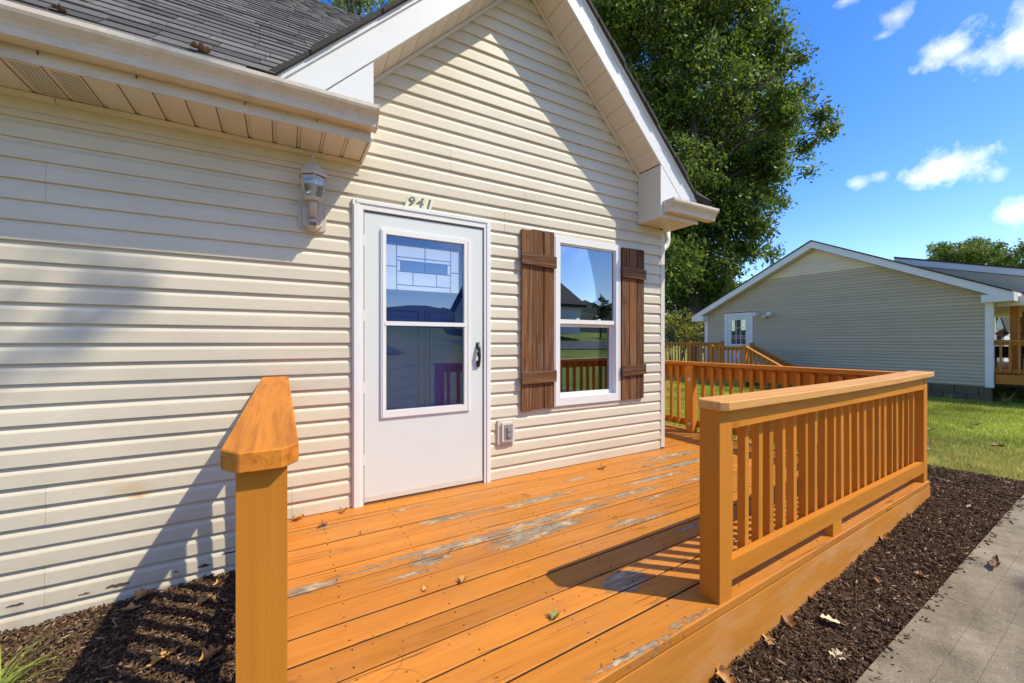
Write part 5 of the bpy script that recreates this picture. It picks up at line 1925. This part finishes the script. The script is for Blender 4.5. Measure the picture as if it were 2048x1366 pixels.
BIG = [(1300, 60, 150), (1430, 50, 140), (1515, 95, 75), (1555, 130, 50), (1380, 200, 150), (1490, 215, 95), (1575, 235, 55), (1640, 235, 30), (1655, 265, 28), (1610, 300, 26),
       (1440, 330, 115), (1540, 310, 55), (1340, 380, 130), (1470, 420, 75), (1535, 395, 35), (1400, 480, 100), (1330, 540, 90), (1440, 545, 60), (1490, 505, 40), (1540, 512, 22), (1380, 610, 70),
       (1230, 20, 110), (1400, -110, 190), (1250, -120, 170), (1510, -20, 70), (1560, 200, 40), (1600, 120, 22), (1280, 250, 140), (1600, 185, 22), (1620, 345, 16), (1480, 330, 90), (1420, 420, 95), (1500, 460, 60), (1370, 560, 85), (1420, 600, 60), (1350, 450, 100), (1530, 350, 60), (1560, 410, 22), (1460, 590, 45), (1550, 270, 60)]
rb = random.Random(5)
lob = []
for (u, v, r) in BIG:
    d = 24 + rb.uniform(-2.2, 2.2)
    lob.append((at(u, v, d), r * d / 806, 1.0))
tbx = at(1390, 683, 24)
tree('shade_tree', 'tall dark green shade tree rising behind the gable of the cream house', 'tree', (tbx[0], tbx[1], gz(tbx[0], tbx[1])), at(1380, -60, 24), lob, 46, 0.25, 0.9, M['leaf_oak'], 0.42, twig_r=0.025)
# smaller plants under and behind it
def bush(label, cx, cy, r, h, mat, n=5, name='bush', cat='bush', leaf=0.13, dens=34, group=None):
    z = gz(cx, cy)
    lobes = []
    for k in range(n):
        t = 2 * math.pi * k / n + random.random()
        q = r * 0.55
        lobes.append(((cx + q * math.cos(t), cy + q * math.sin(t), z + h * random.uniform(0.3, 0.75)), r * random.uniform(0.5, 0.75), 1.0))
    lobes.append(((cx, cy, z + h * 0.72), r * 0.7, 1.0))
    return tree(name, label, cat, (cx, cy, z), (cx, cy, z + h * 0.8), lobes, dens, leaf, 0.4, mat, 0.06, group, 0.012)


p = (15.5, 12.0)
bush('yellow green bush behind the long deck railing, left of the taupe house', p[0], p[1], 1.1, 3.3, M['leaf_yellow'])
p = at(1340, 640, 20)
bush('dark green bush behind the corner of the cream house', p[0], p[1], 1.6, 2.9, M['leaf_dark'])
p = at(1362, 655, 26)
bush('tall dark shrub beneath the shade tree, farthest back', p[0], p[1], 2.6, 5.0, M['leaf_dark'], leaf=0.2, dens=14)
# three trees beyond the neighbour's roof
for (u, v, r, d, mt, lb) in ((1910, 512, 48, 46, M['leaf_light'], 'round green tree beyond the taupe roof, left one'), (1978, 505, 34, 58, M['leaf_light'], 'slim green treetop between two round trees beyond the roof'),
                             (2045, 522, 62, 42, M['leaf_light'], 'bright green tree beyond the low porch roof, at the right')):
    c = at(u, v, d)
    rr = r * d / 806
    b0 = (c[0], c[1], gz(c[0], c[1]))
    lobes = [((c[0], c[1], c[2] - rr * 0.2), rr, 1.0)]
    for k in range(9):
        t = 2 * math.pi * k / 9 + random.random() * 0.5
        lobes.append(((c[0] + rr * 0.85 * math.cos(t), c[1] + rr * 0.85 * math.sin(t), c[2] - rr * random.uniform(-0.5, 1.2)), rr * random.uniform(0.4, 0.62), 1.0))
    lobes.append(((c[0], c[1], c[2] - rr * 1.8), rr * 1.2, 0.6))
    tree('leafy_tree', lb, 'tree', b0, (c[0], c[1], c[2]), lobes, 34, 0.28, 0.7, mt, 0.22, 'trees beyond the taupe roof', 0.03)
# tree whose top shows above the left roof
c = at(720, -45, 15)
lobes = [((c[0] + random.uniform(-1.6, 1.6), c[1] + random.uniform(-1.3, 1.3), c[2] + random.uniform(-1.2, 1.2)), random.uniform(0.6, 1.0), 0.55) for _ in range(9)]
tree('backyard_tree', 'sparse leafy treetop showing above the grey shingle roof', 'tree', (c[0], c[1], gz(c[0], c[1])), (c[0], c[1], c[2]), lobes, 90, 0.15, 0.5, M['leaf_light'], 0.2)
# dark trees beyond the porch
for (u, d, r, h, lb) in ((2010, 100, 8, 12, 'dark tree line far beyond the porch, left of its post'), (2075, 90, 6, 11, 'dark trees beyond the porch, right of its post'), (2120, 34, 3.2, 7, 'dark tree right of the porch, beyond the frame edge')):
    c = at(u, 683, d)
    bush(lb, c[0], c[1], r, h, M['leaf_dark'], 7, 'dark_tree', 'tree', 0.3, 7)
c = at(2036, 700, 26)
bush('yellow flowering shrub behind the porch railing of the taupe house', c[0], c[1], 0.55, 1.0, M['leaf_yellow'], leaf=0.09)
# front yard tree behind the viewer: casts the soft dapple on the left wall and on the walk
SD = np.array([1.08, -1.0, 1.87])
for (lb, spots, base, crown, r0) in (
        ('front yard tree left of the walk, one branch reaching over the roof edge',
         ((-1.12, 2.94, 1.10, 6.2, 0.10), (-0.80, 2.94, 1.42, 6.4, 0.10)), (0.2, -10.5), 11.5, 0.28),
        ('front yard tree right of the walk, one branch reaching over the concrete',
         ((4.3, 0.5, -0.15, 6.0, 0.5), (3.6, 0.40, -0.2, 6.2, 0.2), (5.2, 0.2, -0.2, 6.5, 0.5)), (18.0, -8.5), 11.5, 0.28)):
    lobes = []
    for (px, py, pz, t, r) in spots:
        lobes.append((tuple(np.array([px, py, pz]) + SD * t), r, 0.2))
    for k in range(9):
        lobes.append(((base[0] + random.uniform(-1.8, 1.8), base[1] + random.uniform(-1.8, 1.2), crown + random.uniform(-2, 3)), random.uniform(0.9, 1.4), 0.8))
    tree('yard_tree', lb, 'tree', (base[0], base[1], gz(*base)), (base[0], base[1], crown + 1.5), lobes, 22, 0.15, 0.32, M['leaf_oak'], r0)
for (x, y, r, h, lb) in ((25.2, -22, 1.1, 4.6, 'dark leafy tree beside the white house across the street'), (4, -40, 4.5, 9, 'round tree far across the street, mirrored in the storm door'),
                         (-8, -44, 5, 8, 'broad tree across the street, left in the door mirror'), (52, -40, 5, 10, 'large tree across the street, right of the white house')):
    bush(lb, x, y, r, h, M['leaf_dark'], 7, 'dark_tree', 'tree', 0.32, 7)

# ------------------------------------------------------------------ ornamental grass clump, lower left
def tuft(label, cx, cy, n, L, seed):
    rr = random.Random(seed)
    z = gz(cx, cy)
    V, F = [], []
    for i in range(n):
        t = rr.uniform(0, 2 * math.pi)
        l = L * rr.uniform(0.55, 1.15)
        w = rr.uniform(0.0026, 0.0050)
        bx, by = cx + rr.uniform(-0.05, 0.05), cy + rr.uniform(-0.05, 0.05)
        el = rr.uniform(0.7, 1.45)
        p = Vector((bx, by, z))
        b0 = len(V)
        S = 6
        for s in range(S + 1):
            ww = w * (1 - s / S * 0.9)
            sd = Vector((-math.sin(t), math.cos(t), 0)) * ww
            V += [p - sd, p + sd]
            p = p + Vector((math.cos(t) * math.cos(el), math.sin(t) * math.cos(el), math.sin(el))) * (l / S)
            el -= rr.uniform(0.15, 0.42)
        for s in range(S):
            F.append((b0 + 2 * s, b0 + 2 * s + 1, b0 + 2 * s + 3, b0 + 2 * s + 2))
    o = np_mesh('grass_clump', np.array([tuple(v) for v in V]), np.array(F), M['tuft'], origin=(cx, cy, z))
    return tag(o, label, 'plant')


tuft('yellow green ornamental grass clump on the mulch in the lower left corner', -1.03, 2.38, 110, 0.30, 2)


tuft("tall weeds at the foundation corner under the neighbour's porch", 13.9, 2.35, 60, 0.55, 4)
tuft("low weeds under the front edge of the neighbour's porch, right of the corner", 14.1, 1.95, 60, 0.4, 6)
tuft('thin weed clump against the foundation of the taupe house', 14.15, 3.3, 40, 0.3, 9)


# ------------------------------------------------------------------ fallen leaves and twigs
def leaf(label, x, y, z, L, W, yaw, mat, curl=0.5, lobesn=3, seed=0, tilt=(0.0, 0.0), cat='leaf', name='dry_leaf'):
    rr = random.Random(seed)
    N = 13
    bm = bmesh.new()
    rows = []
    ph = rr.uniform(0, 6)
    for i in range(N):
        t = i / (N - 1)
        w = W * (math.sin(math.pi * min(1, t * 0.93 + 0.05)) ** 0.7)
        w *= 1 + 0.42 * math.sin(t * math.pi * 2 * lobesn + ph) * (0.3 + 0.7 * math.sin(math.pi * t))
        w = max(w, 0.02 * W)
        row = []
        for s in (-1, -0.5, 0, 0.5, 1):
            xx = (t - 0.5) * L
            yy = s * w * 0.5 * (1 + rr.uniform(-.12, .12))
            zz = curl * (abs(s) ** 1.7) * w * 0.55 + curl * 0.5 * L * (t - 0.45) ** 2 + 0.05 * L * math.sin(t * 9 + s * 2.3 + ph) * curl + rr.uniform(-1, 1) * 0.02 * L
            row.append(bm.verts.new((xx, yy, zz)))
        rows.append(row)
    for a, b in zip(rows, rows[1:]):
        for k in range(4):
            bm.faces.new((a[k], b[k], b[k + 1], a[k + 1]))
    # stem
    p = rows[0][2].co
    tube([p, p + Vector((-0.12 * L, 0.01 * L, 0.02 * L)), p + Vector((-0.25 * L, 0.04 * L, 0.01 * L))], [0.0012, 0.001, 0.0008], 4, bm)
    rot = Matrix.Rotation(yaw, 4, 'Z') @ Matrix.Rotation(tilt[0], 4, 'X') @ Matrix.Rotation(tilt[1], 4, 'Y')
    bmesh.ops.transform(bm, matrix=rot, verts=bm.verts)
    lo = min(v.co.z for v in bm.verts)
    bmesh.ops.translate(bm, verts=bm.verts, vec=(0, 0, -lo))
    me = bpy.data.meshes.new(name)
    bm.to_mesh(me)
    bm.free()
    me.materials.append(mat)
    for q in me.polygons:
        q.use_smooth = True
    o = bpy.data.objects.new(name, me)
    link(o, (x, y, z), None)
    return tag(o, label, cat, 'fallen leaves' if name == 'dry_leaf' else None)


def gl(x, y):
    return gz(x, y) + 0.008


LEAVES = [
    ('large tan lobed leaf lying on the dark mulch left of the near post', -0.46, 2.34, None, .15, .075, 0.95, 'dry1', .45, 3),
    ('tan leaf folded against the foot of the cream wall', -0.655, 2.90, None, .10, .07, 1.0, 'dry1', .8, 3),
    ('small curled tan leaf just below the one against the wall', -0.69, 2.81, None, .085, .04, 0.1, 'dry1', .7, 2),
    ('folded tan leaf standing on the mulch halfway to the wall', -0.365, 2.68, None, .07, .045, 0.5, 'dry1', .9, 2),
    ('narrow golden leaf at the wall close to the near post', -0.31, 2.84, None, .11, .035, 0.9, 'dry1', .5, 2),
    ('crumpled brown leaf at the bottom left of the near post', -0.28, 2.24, None, .10, .06, 0.7, 'dry1', 1.0, 3),
    ('little brown leaf touching the foot of the near post', -0.215, 2.19, None, .045, .035, 1.8, 'dry2', .9, 2),
    ('yellowish leaf scrap at the bottom edge of the left mulch', -0.33, 2.03, None, .06, .04, 1.1, 'dry1', .7, 3),
    ('curled orange brown leaf on the deck by the wall, left of the door', 0.085, 2.90, .003, .07, .045, 0.3, 'dry1', 1.0, 2),
    ('dark brown shrivelled leaf on the deck left of the door', 0.215, 2.73, .003, .06, .03, 0.6, 'dry4', .8, 2),
    ('reddish brown folded leaf on the deck under the window', 2.475, 2.725, .003, .06, .05, 0.2, 'dry2', 1.1, 2),
    ('yellow green crumpled leaf on the open deck boards near the fascia', 0.975, 1.35, .003, .05, .045, 0.4, 'dry5', 1.0, 4),
    ('small tan dry leaf in the middle of the deck', 0.74, 1.775, .003, .045, .035, 0.9, 'dry1', .9, 2),
    ('tiny pale leaf curl on the deck left of the middle one', 0.565, 1.795, .003, .03, .022, 0.2, 'dry1', 1.0, 2),
    ('round dried leaf scrap at the foot of the door frame', 0.352, 2.885, .003, .045, .04, 1.0, 'dry2', 1.0, 2),
    ('large cream leaf on the mulch beside the concrete walk', 2.35, 0.955, None, .085, .055, 2.3, 'dry3', .35, 3),
    ('cream leaf on the mulch at the very bottom, touching the walk edge', 2.145, 0.845, None, .075, .045, 2.6, 'dry3', .45, 4),
    ('brown cupped leaf leaning on the fascia board', 2.165, 1.058, None, .075, .05, 0.9, 'dry2', .8, 2),
    ('flat brown leaf by the fascia, left of the cupped one', 1.97, 1.045, None, .07, .04, 0.5, 'dry1', .5, 2),
    ('crumpled tan leaf at the bottom edge between fascia and mulch', 1.60, 1.025, None, .09, .06, 1.3, 'dry1', .9, 3),
    ('pale leaf on the mulch against the middle of the fascia', 3.49, 1.12, None, .09, .05, 0.4, 'dry1', .8, 2),
    ('white papery leaf on the mulch beyond the far front post', 5.15, 1.22, None, .10, .04, 0.8, 'dry3', .4, 2),
    ('small pink brown leaf on the mulch nearest the cupped leaf', 2.45, 1.08, None, .045, .035, 1.3, 'dry2', .6, 2),
    ('thin pale leaf on the mulch near the far end of the walk', 4.64, 0.97, None, .07, .018, 0.0, 'dry3', .2, 1),
    ('small tan leaf near the walk edge, halfway along', 3.19, 0.86, None, .05, .035, 2.0, 'dry1', .9, 3),
    ('reddish tan leaf in the middle of the right mulch bed', 2.93, 0.965, None, .05, .03, 0.5, 'dry2', .7, 2),
    ('rolled brown leaf lying on the concrete walk', 3.66, 0.660, 'walk', .15, .045, 0.15, 'dry4', .9, 1),
]
for i, (lb, x, y, z, L, W, yaw, mt, curl, lo) in enumerate(LEAVES):
    if z is None:
        z = gl(x, y)
    elif z == 'walk':
        z = gz(x, 0.72) + 0.024
    leaf(lb, x, y, z, L, W, yaw, M[mt], curl, lo, seed=i * 3 + 1, tilt=(random.uniform(-.25, .25), random.uniform(-.2, .2)))
# leaves on the roof edge
leaf('orange leaf lodged at the roof edge above the gutter', -0.37, 2.60, ROZ + 0.085, .09, .05, 0.3, M['dry2'], 1.0, 3, 77)
leaf('dark brown leaf at the roof edge near the left end of the gutter', -0.88, 2.60, ROZ + 0.085, .05, .03, 0.3, M['dry4'], 1.0, 3, 78)
# leaves on the lawn
for i, (x, y, mt, lb) in enumerate(((8.2, 2.1, 'dry4', 'dark leaf clump on the sunny lawn near the far corner post'), (6.6, 1.75, 'dry3', 'pale leaf in the dry grass strip beyond the far post'), (7.6, 1.35, 'dry2', 'brown leaf on the lawn at the right edge'), (9.4, 1.9, 'dry4', 'dark leaf farther out on the lawn'), (9.0, 2.6, 'dry1', 'tan leaf on the lawn closest to the taupe house'))):
    leaf(lb, x, y, gz(x, y) + 0.015, .13, .09, i * 1.1, M[mt], .6, 3, 90 + i)
# twigs on the deck
TW = [('short dark twig lying across the boards right of the door', 0.79, 2.06, 0.06, 0.7), ('forked dark twig on the deck below the door', 1.55, 2.53, 0.07, 2.3), ('thin twig on the deck under the right shutter', 2.85, 2.57, 0.10, 2.8), ('curled dark twig in the middle of the peeling boards', 1.86, 1.93, 0.06, 0.2), ('tiny stick on the boards near the left wall', 0.40, 2.52, 0.03, 1.4)]
for lb, x, y, L, yaw in TW:
    bm = tube([(x - L / 2 * math.cos(yaw), y - L / 2 * math.sin(yaw), 0.004), (x, y, 0.012), (x + L / 2 * math.cos(yaw), y + L / 2 * math.sin(yaw), 0.005)], [0.0022, 0.0026, 0.0012], 5)
    tube([(x, y, 0.011), (x + L * 0.3 * math.cos(yaw + 0.8), y + L * 0.3 * math.sin(yaw + 0.8), 0.014)], [0.0018, 0.0008], 4, bm)
    tag(mk('twig', bm, M['dry4']), lb, 'twig', 'twigs on the deck')
